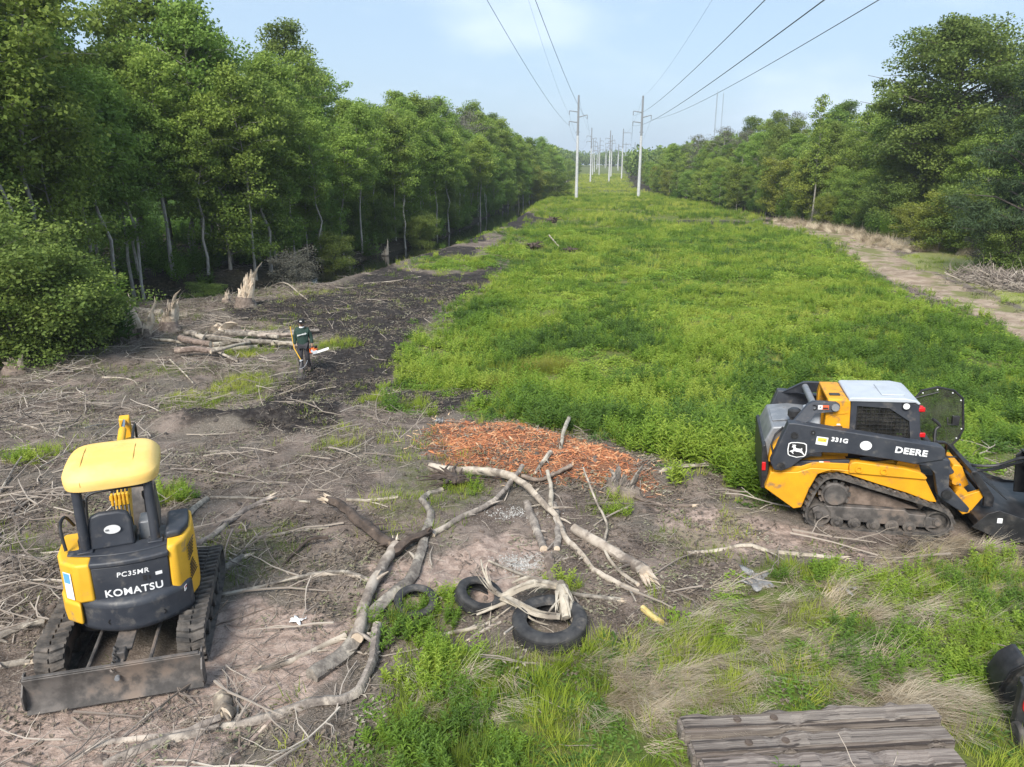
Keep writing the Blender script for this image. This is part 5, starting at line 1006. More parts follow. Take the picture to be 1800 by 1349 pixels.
def limb(name, pts, r0, r1, kind, label, cat='branch', lifts=None, ends=('cut', 'cut'), stubs=0, group=None, seed=None, lift=0.):
    """a lying limb through the given places; the limb keeps its own thickness and rests on the ground"""
    rd = random.Random(seed if seed is not None else sum(ord(q_)*(i_+1) for i_, q_ in enumerate(label)) % 9999)
    n = len(pts); w = []
    for i, p in enumerate(pts):
        l = lifts[i] if lifts else 0.; rad = r0+(r1-r0)*i/(n-1); q = P(*p) if len(p) == 2 else Vector(p); w.append(q+Vector((0, 0, rad*.48+l+lift)))
    c = bez(w, 4); m = len(c); c = [q+Vector((rd.gauss(0, .16), rd.gauss(0, .16), rd.gauss(0, .08)))*min(r0, r1+.01)*(0 if i in (0, m-1) else 1) for i, q in enumerate(c)]
    ph = rd.uniform(0, 6); rad = [(r0+(r1-r0)*i/(m-1))*rd.uniform(.95, 1.05)*(1+.07*math.sin(i*.5+ph)*math.sin(i*.21+ph*2)) for i in range(m)]
    mb = MB().tube(c, rad, 11, rough=.05, rnd=rd, flute=[rd.uniform(.84, 1.12) for _ in range(11)])
    for _ in range(stubs*2+2 if r0 > .02 else stubs):                       # side twigs and broken knots
        i = rd.randint(1, m-2); t = (c[i+1]-c[i-1]).normalized(); d = (t+Vector((rd.gauss(0, .9), rd.gauss(0, .9), abs(rd.gauss(0, .5))))).normalized(); L_ = rad[i]*rd.uniform(1.6, 4) if rd.random() < .5 else rd.uniform(.15, .5)
        mb.tube([c[i], c[i]+d*L_*.6, c[i]+d*L_+Vector((0, 0, -.02))], [min(rad[i]*.45, .03 if L_ > .25 else .06), min(rad[i]*.35, .02), min(rad[i]*.2, .009)], 6, rough=.06, rnd=rd)
    o = tag(mb.build(name, MATS[kind], None, smooth=50), label, cat, group)
    for e, idx, nx in ((ends[0], 0, 1), (ends[1], -1, -2)):
        t = (c[idx]-c[nx]).normalized(); rr = rad[idx]
        if e == 'cut': MB().cyl(c[idx], c[idx]+t*.004, rr*.93, 12).build('cut_end', m_split, o)
        elif e == 'split':
            sp = MB()
            for k in range(11):
                a = rd.uniform(0, 6.28); u = t.orthogonal().normalized(); v = t.cross(u); b0 = c[idx]-t*rr*1.2+(u*math.cos(a)+v*math.sin(a))*rr*.75*rd.random(); L_ = rr*rd.uniform(2.0, 4.6)
                sp.tube([b0, b0+t*L_*.6+(u*math.cos(a)+v*math.sin(a))*rr*.25, b0+t*L_+(u*math.cos(a)+v*math.sin(a))*rr*.5], [rr*.33, rr*.24, rr*.03], 4)
            tag(sp.build('splintered_end', m_split, o, smooth=None), kind='stuff')
    return o
LG = [
 ('trunk', 'log', [(548, 1203), (610, 1152), (649, 1098), (696, 1050), (723, 1018), (742, 967), (750, 930), (757, 906), (744, 888), (752, 874), (777, 863)], .098, .05, None, ('rot', 'cut'), 3, 'long grey forked trunk lying from the soil up past the small tyre', 'trunk'),
 ('trunk', 'bone', [(629, 1140), (641, 1090), (660, 1042), (680, 996), (696, 972)], .070, .078, [.10, .09, .06, .06, .10], ('cut', 'split'), 1, 'barkless pale trunk lying across the long grey forked trunk', 'trunk'),
 ('trunk', 'rot', [(698, 972), (660, 957), (630, 936), (602, 914), (578, 902)], .095, .075, [.08, .12, .16, .2, .22], ('none', 'split'), 2, 'black rotten hollow trunk end rising from the pale barkless trunk', 'trunk'),
 ('branch', 'rot', [(692, 982), (724, 968), (756, 946)], .075, .06, [.06, .10, .08], ('none', 'cut'), 1, 'short dark branch crossing over the forked trunk', 'branch'),
 ('branch', 'log', [(760, 945), (793, 926), (839, 906), (878, 884), (918, 845)], .052, .046, [0, 0, .02, .1, .24], ('cut', 'cut'), 0, 'straight bare pole leaning from the forked trunk to the pale curved trunk', 'branch'),
 ('trunk', 'bone', [(756, 831), (790, 838), (830, 840), (870, 846), (913, 868), (948, 894), (979, 914), (995, 949), (1022, 976), (1046, 1003), (1085, 1030), (1122, 1048)], .075, .04, [.1, .14, .16, .18, .2, .12, .06, .02, 0, 0, 0, 0], ('cut', 'cut'), 4, 'long pale curved trunk snaking down from the black root wad', 'trunk'),
 ('branch', 'brn', [(915, 852), (948, 852), (980, 841), (1004, 830)], .042, .04, [.12, .04, .06, .1], ('none', 'cut'), 0, 'brown branch across the front of the orange mulch', 'branch'),
 ('log', 'log', [(925, 890), (941, 925), (956, 968)], .07, .066, None, ('none', 'cut'), 0, 'sawn log with a pale round cut end facing the viewer', 'log'),
 ('log', 'log', [(974, 888), (981, 925), (979, 970)], .055, .05, None, ('none', 'cut'), 0, 'thinner sawn log right beside the pale curved trunk', 'log'),
 ('branch', 'bone', [(962, 852), (969, 874), (966, 896)], .036, .045, [.22, .1, .04], ('cut', 'none'), 0, 'short upright forked stub on the pale curved trunk', 'branch'),
 ('log', 'bone', [(1010, 936), (1057, 965), (1104, 992), (1135, 1020)], .085, .10, [0, 0, 0, .02], ('cut', 'split'), 2, 'thick pale log with a white torn end pointing away from the tyres', 'log'),
 ('branch', 'bone', [(1024, 872), (1046, 910), (1066, 938), (1062, 972), (1086, 1004), (1121, 1035)], .018, .03, [.5, .3, .12, .06, .04, .02], ('none', 'cut'), 2, 'thin crooked branch arching over the thick pale log', 'branch'),
 ('branch', 'log', [(859, 994), (910, 1015), (968, 1034), (1007, 1050), (1046, 1056), (1090, 1058)], .016, .035, [.06, .05, .05, .04, .02, 0], ('none', 'split'), 1, 'thin curved branch lying behind the big tyre', 'branch'),
 ('branch', 'bone', [(869, 1026), (929, 1011), (982, 991), (1010, 980)], .022, .012, None, ('split', 'none'), 1, 'pale stick beside the white ash heap', 'branch'),
 ('branch', 'bone', [(610, 884), (655, 881), (700, 879)], .034, .03, None, ('cut', 'cut'), 0, 'straight pale stick lying alone above the rotten trunk', 'branch'),
 ('branch', 'bone', [(742, 1126), (789, 1109), (843, 1099), (875, 1084)], .034, .022, None, ('split', 'none'), 1, 'pale root branch lying in the grass before the middle tyre', 'branch'),
 ('branch', 'bone', [(826, 1120), (852, 1106), (880, 1092)], .03, .02, None, ('split', 'none'), 0, 'short pale splinter before the big tyre', 'branch'),
 ('branch', 'bone', [(540, 1013), (587, 1011), (620, 1016), (648, 1026)], .034, .028, None, ('none', 'split'), 0, 'pale branch pointing at the barkless trunk with a torn tip', 'branch'),
 ('branch', 'brn', [(1108, 876), (1162, 885), (1217, 888)], .04, .034, None, ('split', 'split'), 0, 'brown split branch lying by the broken stump behind the loader', 'branch'),
 ('branch', 'bone', [(1208, 968), (1260, 966), (1310, 962), (1355, 975), (1433, 981), (1482, 984)], .03, .036, None, ('none', 'split'), 1, 'long bleached branch lying in front of the track loader', 'branch'),
 ('branch', 'bone', [(1168, 832), (1210, 826), (1240, 822), (1278, 818)], .04, .03, [.04, .06, .04, 0], ('split', 'split'), 3, 'bleached driftwood branch between mulch and track loader', 'branch'),
 ('branch', 'bone', [(1000, 757), (990, 772), (985, 790)], .05, .035, [.30, .16, .02], ('cut', 'none'), 0, 'bent stub of wood sticking up out of the orange mulch', 'branch'),
 ('branch', 'log', [(968, 806), (955, 820), (942, 834)], .045, .03, [.06, .04, .02], ('cut', 'split'), 0, 'grey piece of branch lying on the orange mulch', 'branch'),
 ('branch', 'log', [(330, 966), (370, 943), (400, 918), (444, 890), (476, 877)], .062, .05, None, ('none', 'split'), 1, 'grey branch with a pale torn tip just right of the excavator seat', 'branch'),
 ('log', 'log', [(312, 924), (338, 904), (364, 882)], .06, .055, None, ('cut', 'cut'), 0, 'short log right behind the excavator engine cover', 'log'),
 ('branch', 'log', [(336, 1032), (370, 1014), (410, 994), (428, 984)], .045, .055, None, ('none', 'split'), 0, 'broken branch with a wide white splinter beside the excavator track', 'branch'),
 ('branch', 'log', [(346, 1052), (407, 1046), (481, 1029), (560, 1011), (612, 1014), (648, 1025)], .03, .03, None, ('none', 'cut'), 1, 'long slender branch running from the excavator track to the pale branch', 'branch'),
 ('branch', 'brn', [(351, 1106), (415, 1088), (480, 1066)], .013, .010, None, ('none', 'none'), 1, 'thin brown stick beside the rear of the excavator track', 'branch'),
 ('branch', 'bone', [(444, 1182), (474, 1176), (518, 1162), (570, 1136), (608, 1121)], .024, .036, None, ('none', 'cut'), 3, 'crooked pale branch with a fork lying on pink soil', 'branch'),
 ('trunk', 'log', [(186, 1352), (240, 1332), (296, 1313), (370, 1288), (462, 1269), (548, 1251), (598, 1241), (630, 1224), (653, 1182), (661, 1143), (665, 1122)], .045, .055, [0, 0, 0, 0, 0, 0, .02, .05, .08, .12, .16], ('none', 'cut'), 3, 'long curved branch along the bottom, its sawn end raised', 'branch'),
 ('branch', 'log', [(126, 1338), (180, 1314), (222, 1306), (314, 1299), (390, 1276)], .022, .034, [0, 0, 0, .02, .06], ('none', 'none'), 2, 'thinner branch lying against the long curved one at the bottom', 'branch'),
 ('log', 'brn', [(391, 1234), (394, 1250), (397, 1268)], .085, .095, [.02, .02, .0], ('cut', 'cut'), 0, 'short thick block of wood beside the long curved branch', 'log'),
 ('branch', 'log', [(-20, 1132), (0, 1124), (41, 1106), (80, 1096)], .07, .05, None, ('none', 'cut'), 1, 'thick branch coming in from the left edge to the excavator track', 'branch'),
 ('branch', 'log', [(-20, 1178), (20, 1170), (54, 1167)], .045, .035, None, ('none', 'split'), 0, 'branch end at the left edge beside the dozer blade', 'branch'),
 ('branch', 'log', [(-20, 1008), (0, 1002), (37, 987), (74, 990), (111, 975)], .035, .025, [0, 0, .03, .02, 0], ('none', 'cut'), 2, 'forked grey branch left of the excavator canopy posts', 'branch'),
 ('branch', 'brn', [(405, 1340), (440, 1308), (478, 1274)], .026, .03, None, ('none', 'none'), 0, 'brown stick pointing up from the bottom to the long curved branch', 'branch'),
 ('branch', 'log', [(370, 877), (430, 879), (490, 878), (545, 884)], .026, .022, None, ('none', 'cut'), 2, 'thin branch lying level behind the torn grey branch', 'branch'),
 ('branch', 'log', [(444, 947), (500, 938), (578, 929)], .022, .03, None, ('none', 'cut'), 0, 'thin stick lying below the level branch, right of the excavator', 'branch'),
 ('branch', 'rot', [(497, 996), (525, 975), (548, 962), (578, 960)], .02, .03, [0, .04, .08, .12], ('none', 'none'), 2, 'black crooked root reaching from the rotten trunk', 'branch'),
 ('branch', 'bone', [(0, 740), (50, 752), (110, 768)], .03, .02, None, ('none', 'none'), 1, 'pale stick near the left edge above the canopy', 'branch'),
 ('branch', 'bone', [(180, 662), (230, 668), (250, 690)], .03, .02, None, ('none', 'none'), 2, 'pale twisted branch below the big dark bush', 'branch'),
 ('branch', 'bone', [(300, 640), (322, 660), (345, 678)], .025, .02, [.1, .05, 0], ('none', 'none'), 2, 'forked pale branch above the green patch', 'branch'),
 ('branch', 'log', [(0, 870), (25, 835), (40, 815)], .02, .014, [.02, .1, .15], ('none', 'none'), 1, 'thin upright stick left of the yellow canopy', 'branch'),
 ('branch', 'log', [(15, 905), (60, 880), (95, 860)], .025, .018, [.02, .05, .02], ('none', 'none'), 2, 'grey stick lying toward the yellow canopy from the left', 'branch'),
 ('branch', 'log', [(300, 828), (350, 826), (440, 838)], .022, .016, None, ('none', 'none'), 2, 'thin grey branch right of the yellow canopy', 'branch'),
 ('branch', 'bone', [(640, 498), (690, 494), (740, 488)], .04, .03, None, ('none', 'none'), 1, 'pale log lying at the top of the black mud', 'branch'),
 ('branch', 'bone', [(470, 497), (500, 505), (528, 520), (540, 527)], .05, .03, [.3, .2, .05, 0], ('none', 'none'), 2, 'bare branch hanging from the tallest splintered stump', 'branch'),
 ('log', 'log', [(215, 546), (260, 552), (285, 553)], .16, .15, None, ('cut', 'cut'), 0, 'thick log lying behind the three splintered stakes', 'log'),
 ('branch', 'bone', [(1320, 800), (1300, 808), (1285, 806)], .03, .02, None, ('none', 'split'), 1, 'pale stick just behind the track loader', 'branch'),
 ('branch', 'bone', [(920, 436), (932, 432), (944, 434)], .10, .07, [.15, .1, 0], ('cut', 'none'), 1, 'pale curved log on the grass beside a black root wad', 'branch'),
 ('branch', 'bone', [(965, 425), (985, 438), (1008, 440)], .06, .07, [.5, .1, .05], ('none', 'none'), 1, 'pale bent branch on the grass, farthest along the mud trail', 'branch'),
]
for nm, kd, pts, r0, r1, lf, en, stb, lab, ct in LG: limb(nm, pts, r0, r1, kd, lab, ct, lf, en, stb)
# stack of cut logs
PILE = [(470, 598, 560, 583, .10, 'log'), (400, 592, 480, 601, .11, 'bone'), (398, 600, 490, 608, .09, 'log'), (352, 596, 410, 603, .10, 'bone'), (352, 602, 440, 612, .10, 'log'), (330, 600, 360, 606, .12, 'log'), (375, 610, 470, 608, .09, 'bone'), (270, 604, 330, 612, .06, 'bone'), (320, 611, 372, 622, .12, 'brn'), (365, 622, 452, 616, .09, 'bone'), (310, 628, 378, 630, .11, 'brn'), (372, 634, 440, 618, .06, 'bone'), (350, 612, 416, 638, .05, 'bone'), (430, 610, 520, 612, .10, 'log'), (455, 606, 545, 604, .08, 'bone'), (452, 589, 512, 594, .08, 'log'), (480, 613, 530, 617, .08, 'bone')]
LOGLAB = ['topmost log of the stack, reaching behind the walking person', 'pale log on top of the stack near its middle', 'grey log just below the pale top log of the stack', 'bleached thin log at the upper end of the stack', 'crooked grey log in the middle of the stack', 'stubby grey log at the back end of the stack', 'pale straight log low in the middle of the stack', 'thin pale pole sticking out of the far end of the stack', 'brown thick log at the bottom of the stack, far end', 'pale log along the front of the stack', 'brown half buried log before the stack', 'pale pole leaning on the front of the stack', 'thin pale pole lying crosswise over the stack', 'grey mossy log at the end of the stack next to the person', 'pale curved log next to the person, above the mossy one', 'short grey log at the top of the stack behind the others', 'pale short log at the foot of the mossy one']
for i, (a, b, c, d, r_, kd) in enumerate(PILE):
    h = .06+.12*(i % 3); limb('log', [(a, b), ((a+c)/2, (b+d)/2+R.uniform(-2, 2)), (c, d)], r_*1.05, r_*.8, kd, LOGLAB[i], 'log', [h, h+.03, h], ('cut', 'cut'), R.choice((0, 0, 1)), 'logs of the stack')
# root wads
def root_wad(px, py, r, label, kind='rot', n=26, up=.5):
    c = P(px, py); mb = MB(); rd = random.Random(px)
    mb.add(*(lambda m: (m.v, m.f))(clod(px))); mb.v = [(v[0]*r*1.1, v[1]*r*.9, v[2]*r*1.1+r*.35) for v in mb.v]
    for k in range(n):
        a = rd.uniform(0, 6.28); e = rd.uniform(-.1, 1.2); d = Vector((math.cos(a)*math.cos(e), math.sin(a)*math.cos(e), math.sin(e)*up+.1)); L_ = r*rd.uniform(.7, 1.5)
        mb.tube([Vector((0, 0, r*.3)), d*L_*.6+Vector((0, 0, r*.3)), d*L_+Vector((rd.gauss(0, .2)*r, rd.gauss(0, .2)*r, r*.2))], [r*.10, r*.06, r*.015], 5)
    o = tag(mb.build('root_wad', MATS[kind], None, smooth=50), label, 'root wad'); o.location = c; return o
root_wad(800, 855, .42, 'black root wad at the top end of the pale curved trunk'); root_wad(938, 437, .75, 'black root wad on the grass with a pale curved log'); root_wad(1003, 443, .5, 'small black root clump on the grass by the bent branch'); root_wad(970, 392, .9, 'black root heap on the grass at the cross ditch')
# torn root foot over the big tyre
t = limb('trunk', [(965, 990), (972, 1034), (985, 1066)], .07, .085, 'brn', 'dark post whose pale torn root foot lies in the big tyre', 'trunk', [0, .04, .16], ('none', 'none'), 0)
rd = random.Random(77); c0 = P(985, 1066)+Vector((0, 0, .26)); foot = MB()
for pts_, ra, rb in (([(984, 1062, .30), (988, 1086, .30), (994, 1110, .20)], .13, .10), ([(996, 1070, .26), (1002, 1090, .26), (998, 1108, .2)], .07, .05), ([(980, 1062, .28), (946, 1066, .34), (912, 1072, .30), (884, 1076, .24)], .075, .09), ([(884, 1076, .24), (912, 1092, .20), (944, 1104, .18), (984, 1110, .18)], .085, .06), ([(884, 1076, .26), (866, 1066, .30), (850, 1050, .42), (846, 1040, .5)], .055, .012), ([(890, 1082, .2), (866, 1084, .16), (838, 1090, .10)], .04, .015), ([(956, 1064, .34), (930, 1060, .40), (900, 1066, .36)], .04, .02), ([(984, 1090, .28), (972, 1100, .24), (962, 1108, .2)], .05, .03)):
    w_ = [P(a_, b_)+Vector((0, 0, c_)) for a_, b_, c_ in pts_]; cc_ = bez(w_, 5); foot.tube(cc_, [(ra+(rb-ra)*i/(len(cc_)-1))*.72 for i in range(len(cc_))], 9, rough=.10, rnd=rd, sq=.7, flute=[rd.uniform(.7, 1.15) for _ in range(9)])
    for _ in range(9 if ra > .05 else 3):                                    # torn fibres along it
        i0 = rd.randint(0, len(cc_)//2); i1 = min(len(cc_)-1, i0+rd.randint(5, 10)); of = Vector((rd.gauss(0, 1), rd.gauss(0, 1), rd.gauss(0, 1))).normalized()*ra*.62; seg_ = cc_[i0:i1+1]; k_ = len(seg_); end = Vector((rd.gauss(0, .05), rd.gauss(0, .05), rd.gauss(0, .04)))
        foot.tube([q_+of*(1+.2*j)*.8+end*(j/k_)**2 for j, q_ in enumerate(seg_)], [ra*rd.uniform(.16, .34)*(1-.9*j/(k_-1)) for j in range(k_)], 4)
tag(foot.build('root_foot', m_bone, t, smooth=50), 'pale torn root foot')
# splintered standing stumps
def splinter_stump(px, py, h, r_, label, n=12, spread=.25, lean=0., kind=None):
    r_ *= 1.3; c = P(px, py); rd = random.Random(int(px*3+py)); o = empty('splintered_stump', c); tag(o, label, 'stump', 'splintered stumps')
    MB().tube([(0, 0, -.1), (0, 0, h*.12), (lean*.1, 0, h*.22)], [r_*1.25, r_*1.0, r_*.9], 10, rough=.1, rnd=rd).build('base', m_brn, o, smooth=50)
    a0 = rd.uniform(0, 6.28); n = n if n < 6 else int(n*2.2)
    for k in range(n):
        a = 6.283*k/n+rd.uniform(-.4, .4); f_ = rd.random()**.5; b0 = Vector((math.cos(a)*r_*.7*f_, math.sin(a)*r_*.5*f_, h*.06)); side = max(0., .5+.5*math.cos(a-a0)); L_ = h*(1.0 if k == 0 else .22+.72*side**1.6*rd.uniform(.6, 1.))
        d = Vector((math.cos(a)*spread*rd.uniform(.0, .8)+lean*(.4+.6*L_/h), math.sin(a)*spread*rd.uniform(0, .6), 1)).normalized(); w_ = r_*(rd.uniform(.16, .36) if n > 6 else rd.uniform(.5, .8))
        bend = Vector((math.cos(a), math.sin(a), -.3))*spread*L_*rd.choice((0., .05, .1, .7)); kx = Vector((rd.gauss(0, .03), rd.gauss(0, .03), 0))*L_
        MB().tube([b0, b0+d*L_*.3+kx, b0+d*L_*.6, b0+d*L_*.84+bend*.4+kx, b0+d*L_+bend], [w_, w_*rd.uniform(.85, 1.1), w_*rd.uniform(.6, .95), w_*rd.uniform(.3, .6), w_*.05], 5, sq=rd.uniform(.2, .45), rough=.25, rnd=rd).build('splinter', m_split if kind is None else MATS[kind], o, smooth=None)
    return o
splinter_stump(432, 540, 2.15, .36, 'tallest pale splintered stump, standing by the ditch', 16, .22, .10); splinter_stump(298, 580, 1.75, .30, 'pale splintered stump with fanned fibres beside the three stakes', 14, .35, -.02)
splinter_stump(232, 594, 1.5, .10, 'leftmost of the three splintered stakes, leaning away', 4, .05, -.32); splinter_stump(248, 592, 1.75, .12, 'middle of the three splintered stakes', 4, .05, -.22); splinter_stump(258, 593, 1.6, .11, 'third splintered stake, leaning toward the fanned stump', 4, .05, .25)
splinter_stump(677, 456, 1.6, .28, 'small pale splintered stump on the ditch bank', 9, .2, 0.); splinter_stump(398, 532, .8, .16, 'knee high splintered stump left of the tallest one', 6, .35, -.2); splinter_stump(182, 552, .7, .22, 'low pale stump under the trees near the dark bush', 6, .15, 0.); splinter_stump(612, 466, .8, .15, 'tiny forked splintered stump at the water edge', 5, .4, 0.); splinter_stump(174, 575, .8, .12, 'thin pale stake stump next to the dark bush', 5, .1, 0.)
splinter_stump(28, 655, .55, .28, 'orange broken stump at the left edge below the big bush', 9, .8, .2); splinter_stump(1092, 866, .55, .24, 'broken grey stump between mulch and track loader', 10, .35, .15, 'log'); splinter_stump(386, 582, .5, .3, 'flat pale broken slab behind the log stack', 5, .8, .4)
# ------------------------------------------------------------------ tyres
def tyre(px, py, ro, w, tilt, az, sink, label, grooves=4, squash=1., dz=0.):
    c = P(px, py); ri = ro*.60; h = w/2
    prof = [(ri, -h*.55), (ri*1.06, -h*.80), (ro*.80, -h), (ro*.93, -h*.92), (ro*.985, -h*.74)]
    for k in range(grooves):
        a = -h*.70+1.4*h*(k)/grooves; b = -h*.70+1.4*h*(k+1)/grooves; g = (b-a)*.10; prof += [(ro, a+g), (ro, b-g), (ro*.93, b-g*.5), (ro*.93, b+g*.5)]
    prof = prof[:-2]+[(ro*.985, h*.74), (ro*.93, h*.92), (ro*.80, h), (ri*1.06, h*.80), (ri, h*.55), (ri*1.03, h*.5), (ro*.88, h*.72), (ro*.92, 0), (ro*.88, -h*.72), (ri*1.03, -h*.5), (ri, -h*.55)]
    o = MB().lathe(prof, 44).build('tyre', m_tyre, None, smooth=38); o.location = c+Vector((0, 0, h-sink+dz)); o.rotation_euler = (tilt[0], tilt[1], az); o.scale = (1, squash, 1)
    return tag(o, label, 'tyre', 'old tyres')
tyre(966, 1112, .47, .27, (.04, -.05, ), .3, .03, 'big ribbed truck tyre lying flat with a torn root foot in it')
tyre(731, 1066, .29, .18, (.28, .05), .2, .08, 'smallest old tyre, sunk in soil behind fresh green shoots', 3, .95, .05)
tyre(842, 1058, .34, .20, (.35, .28), .5, .07, 'cracked old tyre lying tilted between the small one and the truck tyre', 3, .85, .07)
# ------------------------------------------------------------------ timber mat in the corner
m_tim = mat('grey_creosoted_timber', (.115, .093, .08), (.25, .215, .185), scale=3., stretch=(.22, 12, 12), rough=.92, bump=.6, bscale=8., c3=(.045, .036, .032), s3=1.6, lo3=.52, hi3=.62, coord='Object', obj_rand=.22)
TM = empty('timber_mat', (0, 0, 0)); tag(TM, 'mat of three weathered dark timbers lying in the verge grass', 'timber mat')
A0, A1 = Vector(P(1185, 1290)), Vector(P(1643, 1268)); dv = (A1-A0); dv.z = 0; Lm = dv.length; dv.normalize(); nv = Vector((dv.y, -dv.x, 0)); zb = min(float(ghs(A0.x, A0.y)), 0)+.02
for i, (a, b, w_) in enumerate(((0., -.10, .215), (.03, -.14, .225), (.05, -.22, .23))):
    off = .02+.278*i; bm = bmesh.new(); bmesh.ops.create_cube(bm, size=1); bmesh.ops.subdivide_edges(bm, edges=[e for e in bm.edges if abs(e.verts[0].co.x-e.verts[1].co.x) > .5], cuts=24)
    rd = random.Random(i+3); L_ = Lm-a+b
    for v in bm.verts: v.co = Vector((v.co.x*L_, v.co.y*w_+rd.gauss(0, .004), v.co.z*.22+rd.gauss(0, .004)+(.012*math.sin(v.co.x*5+i) if v.co.z > 0 else 0)))
    bmesh.ops.bevel(bm, geom=[e for e in bm.edges if len(e.link_faces) == 2 and e.calc_face_angle(0) > 1.], offset=.03, segments=3, affect='EDGES', clamp_overlap=True)
    me = bpy.data.meshes.new('timber'); bm.to_mesh(me); bm.free(); me.materials.append(m_tim); o = link('timber', me, TM)
    c = A0+dv*(a+L_/2)+nv*(off+.12); o.location = (c.x, c.y, zb+.12+(.015, -.012, .006)[i]); o.rotation_euler = (R.uniform(-.03, .03), R.uniform(-.006, .006), math.atan2(dv.y, dv.x)+R.uniform(-.006, .006))
    if i < 2:
        for f in (.22, .36): p_ = MB().lathe([(0, .012), (.035, .012), (.04, 0)], 12, (-L_/2+L_*f, 0, .112)).build('bolt_head', m_rot, o)
# ------------------------------------------------------------------ black implement at the right edge
K = empty('trailer_coupling', P(1807, 1240)); tag(K, 'black steel trailer coupling with red reflector at the right edge', 'trailer part')
K.rotation_euler = (0, 0, math.radians(-12)); zk = 0.
sh = [(-.30, .02), (-.34, .22), (-.26, .44), (-.14, .55), (-.08, .55), (.10, .38), (.42, .18), (.42, .02)]
s1 = MB().prism(sh, -.06, -.03).prism([(-.30, .02), (-.34, .22), (-.26, .44), (-.14, .55), (-.10, .55), (-.20, .40), (-.27, .22), (-.24, .02)], -.06, .30).build('shoe', m_blk, K, bevel=.008)
lettering('SA', .13, frame3((.03, -.063, .33), (.8, 0, -.6), (.6, 0, .8)), m_wht, s1, bold=.0, depth=.001)
MB().tube([(-.1, .1, .42), (.7, .1, .46)], .05, 12).build('axle_tube', m_blk, K); MB().box((.25, .1, .56), (.05, .06, .16)).build('lug', m_blk, K, bevel=.006)
MB().tube([(-.32, -.60, .08), (-.38, -.60, .08)], [.14, .14], 22).build('jack_wheel', m_rub, K, bevel=.03)
pst = MB().box((-.30, -.50, .34), (.15, .10, .58)).build('post', m_blk, K, bevel=.012); MB().prism([(a*.034, b*.09) for a, b in oval(1, 1, 14)], -.006, .006).build('reflector', m_red, pst).location = (-.31, -.557, .42)
MB().box((.02, -.45, .58), (.75, .12, .10)).build('drawbar', m_blk, K, bevel=.012)
# ------------------------------------------------------------------ power line
m_conc = mat('pale_concrete_pole', (.40, .41, .42), (.50, .51, .51), scale=2., rough=.8); m_ptop = mat('grey_pole_top', (.20, .21, .22), rough=.7); m_wire = mat('wire', (.12, .125, .13), rough=.5, metal=.4)
CD = Vector((.122, .9925, 0)); CR = Vector((.9925, -.122, 0))
def pole(base, H, label, arms='davit', r=.34, grp='power poles along the corridor'):
    o = empty('power_pole', base, math.radians(-7)); tag(o, label, 'power pole', grp); pts = []
    MB().tube([(0, 0, -.6), (0, 0, H*.55), (0, 0, H)], [r, r*.72, r*.48], 12).build('shaft', m_conc, o, smooth=50)
    MB().tube([(0, 0, H*.62), (0, 0, H+.05)], [r*.70, r*.5], 12).build('upper_shaft', m_ptop, o, smooth=50)
    if arms == 'davit': spec = ((-1, .845), (1, .795), (-1, .745))
    elif arms == 'cross': spec = ((1, .92), (1, .70), (1, .48))
    else: spec = ((1, .92), (1, .80), (1, .68))
    for s, f in spec:
        L_ = 1.75 if arms != 'cross' else 3.2; z_ = H*f
        a = MB().tube([(0, 0, z_), (s*L_, 0, z_+(.25 if s < 0 else .45 if arms == 'davit' else .05))], [.11, .07], 8).build('arm', m_ptop, o)
        e = Vector((s*L_, 0, z_+(.25 if s < 0 else .45 if arms == 'davit' else .05))); MB().lathe([(.0, 0), (.05, -.02), (.10, -.2), (.05, -.25), (.10, -.45), (.05, -.5), (.10, -.7), (.03, -.75), (0, -.8)], 8, tuple(e)).build('insulator', m_ptop, a)
        pts.append(e+Vector((0, 0, -.8)))
    MB().box((0, 0, H*.655), (1.0*r*2.4, .2, .12)).build('bracket', m_ptop, o); M = Matrix.Translation(o.location) @ Euler(o.rotation_euler).to_matrix().to_4x4()
    return [M @ q for q in pts]+[M @ Vector((0, 0, H))]
gz = lambda x_, y_: float(ghs(x_, y_))
pl = Vector((*P0(1013, 349), 0)); pr = Vector((*P0(1122, 349), 0)); pl.z = gz(pl.x, pl.y); pr.z = gz(pr.x, pr.y)
aL = pole(pl, 19.5, 'near pole with short side arms, in the left line of the corridor', grp='near power poles'); aR = pole(pr, 19.3, 'near pole with short side arms, in the right line of the corridor', grp='near power poles')
def down(p, d, dx=0): q = p+CD*d+CR*dx; return Vector((q.x, q.y, gz(q.x, q.y)))
bL = pole(down(pl, 138), 19.4, 'second pole of the left line, behind the near left pole'); bR = pole(down(pr, 172, 0), 20.5, 'tall pole with wide cross arms on one side', 'cross')
pole(down(pl, 142, 7.0), 18.6, 'middle pole between the two lines, second distance'); pole(down(pl, 215, 8.2), 19, 'pole just behind the middle pole')
FARP = [(250, -1.2), (330, -1.5), (410, -1.0), (255, 2.2), (500, -1), (460, 5), (300, 22), (380, 14), (470, 15), (560, 6), (560, 14), (650, 2), (650, 10), (740, 5), (430, 20)]
for i, (d, dx) in enumerate(FARP): pole(down(pl, d, dx), R.uniform(17, 19.5), 'distant thin pole far down the hazy corridor', 'plain', .30, 'distant power poles')
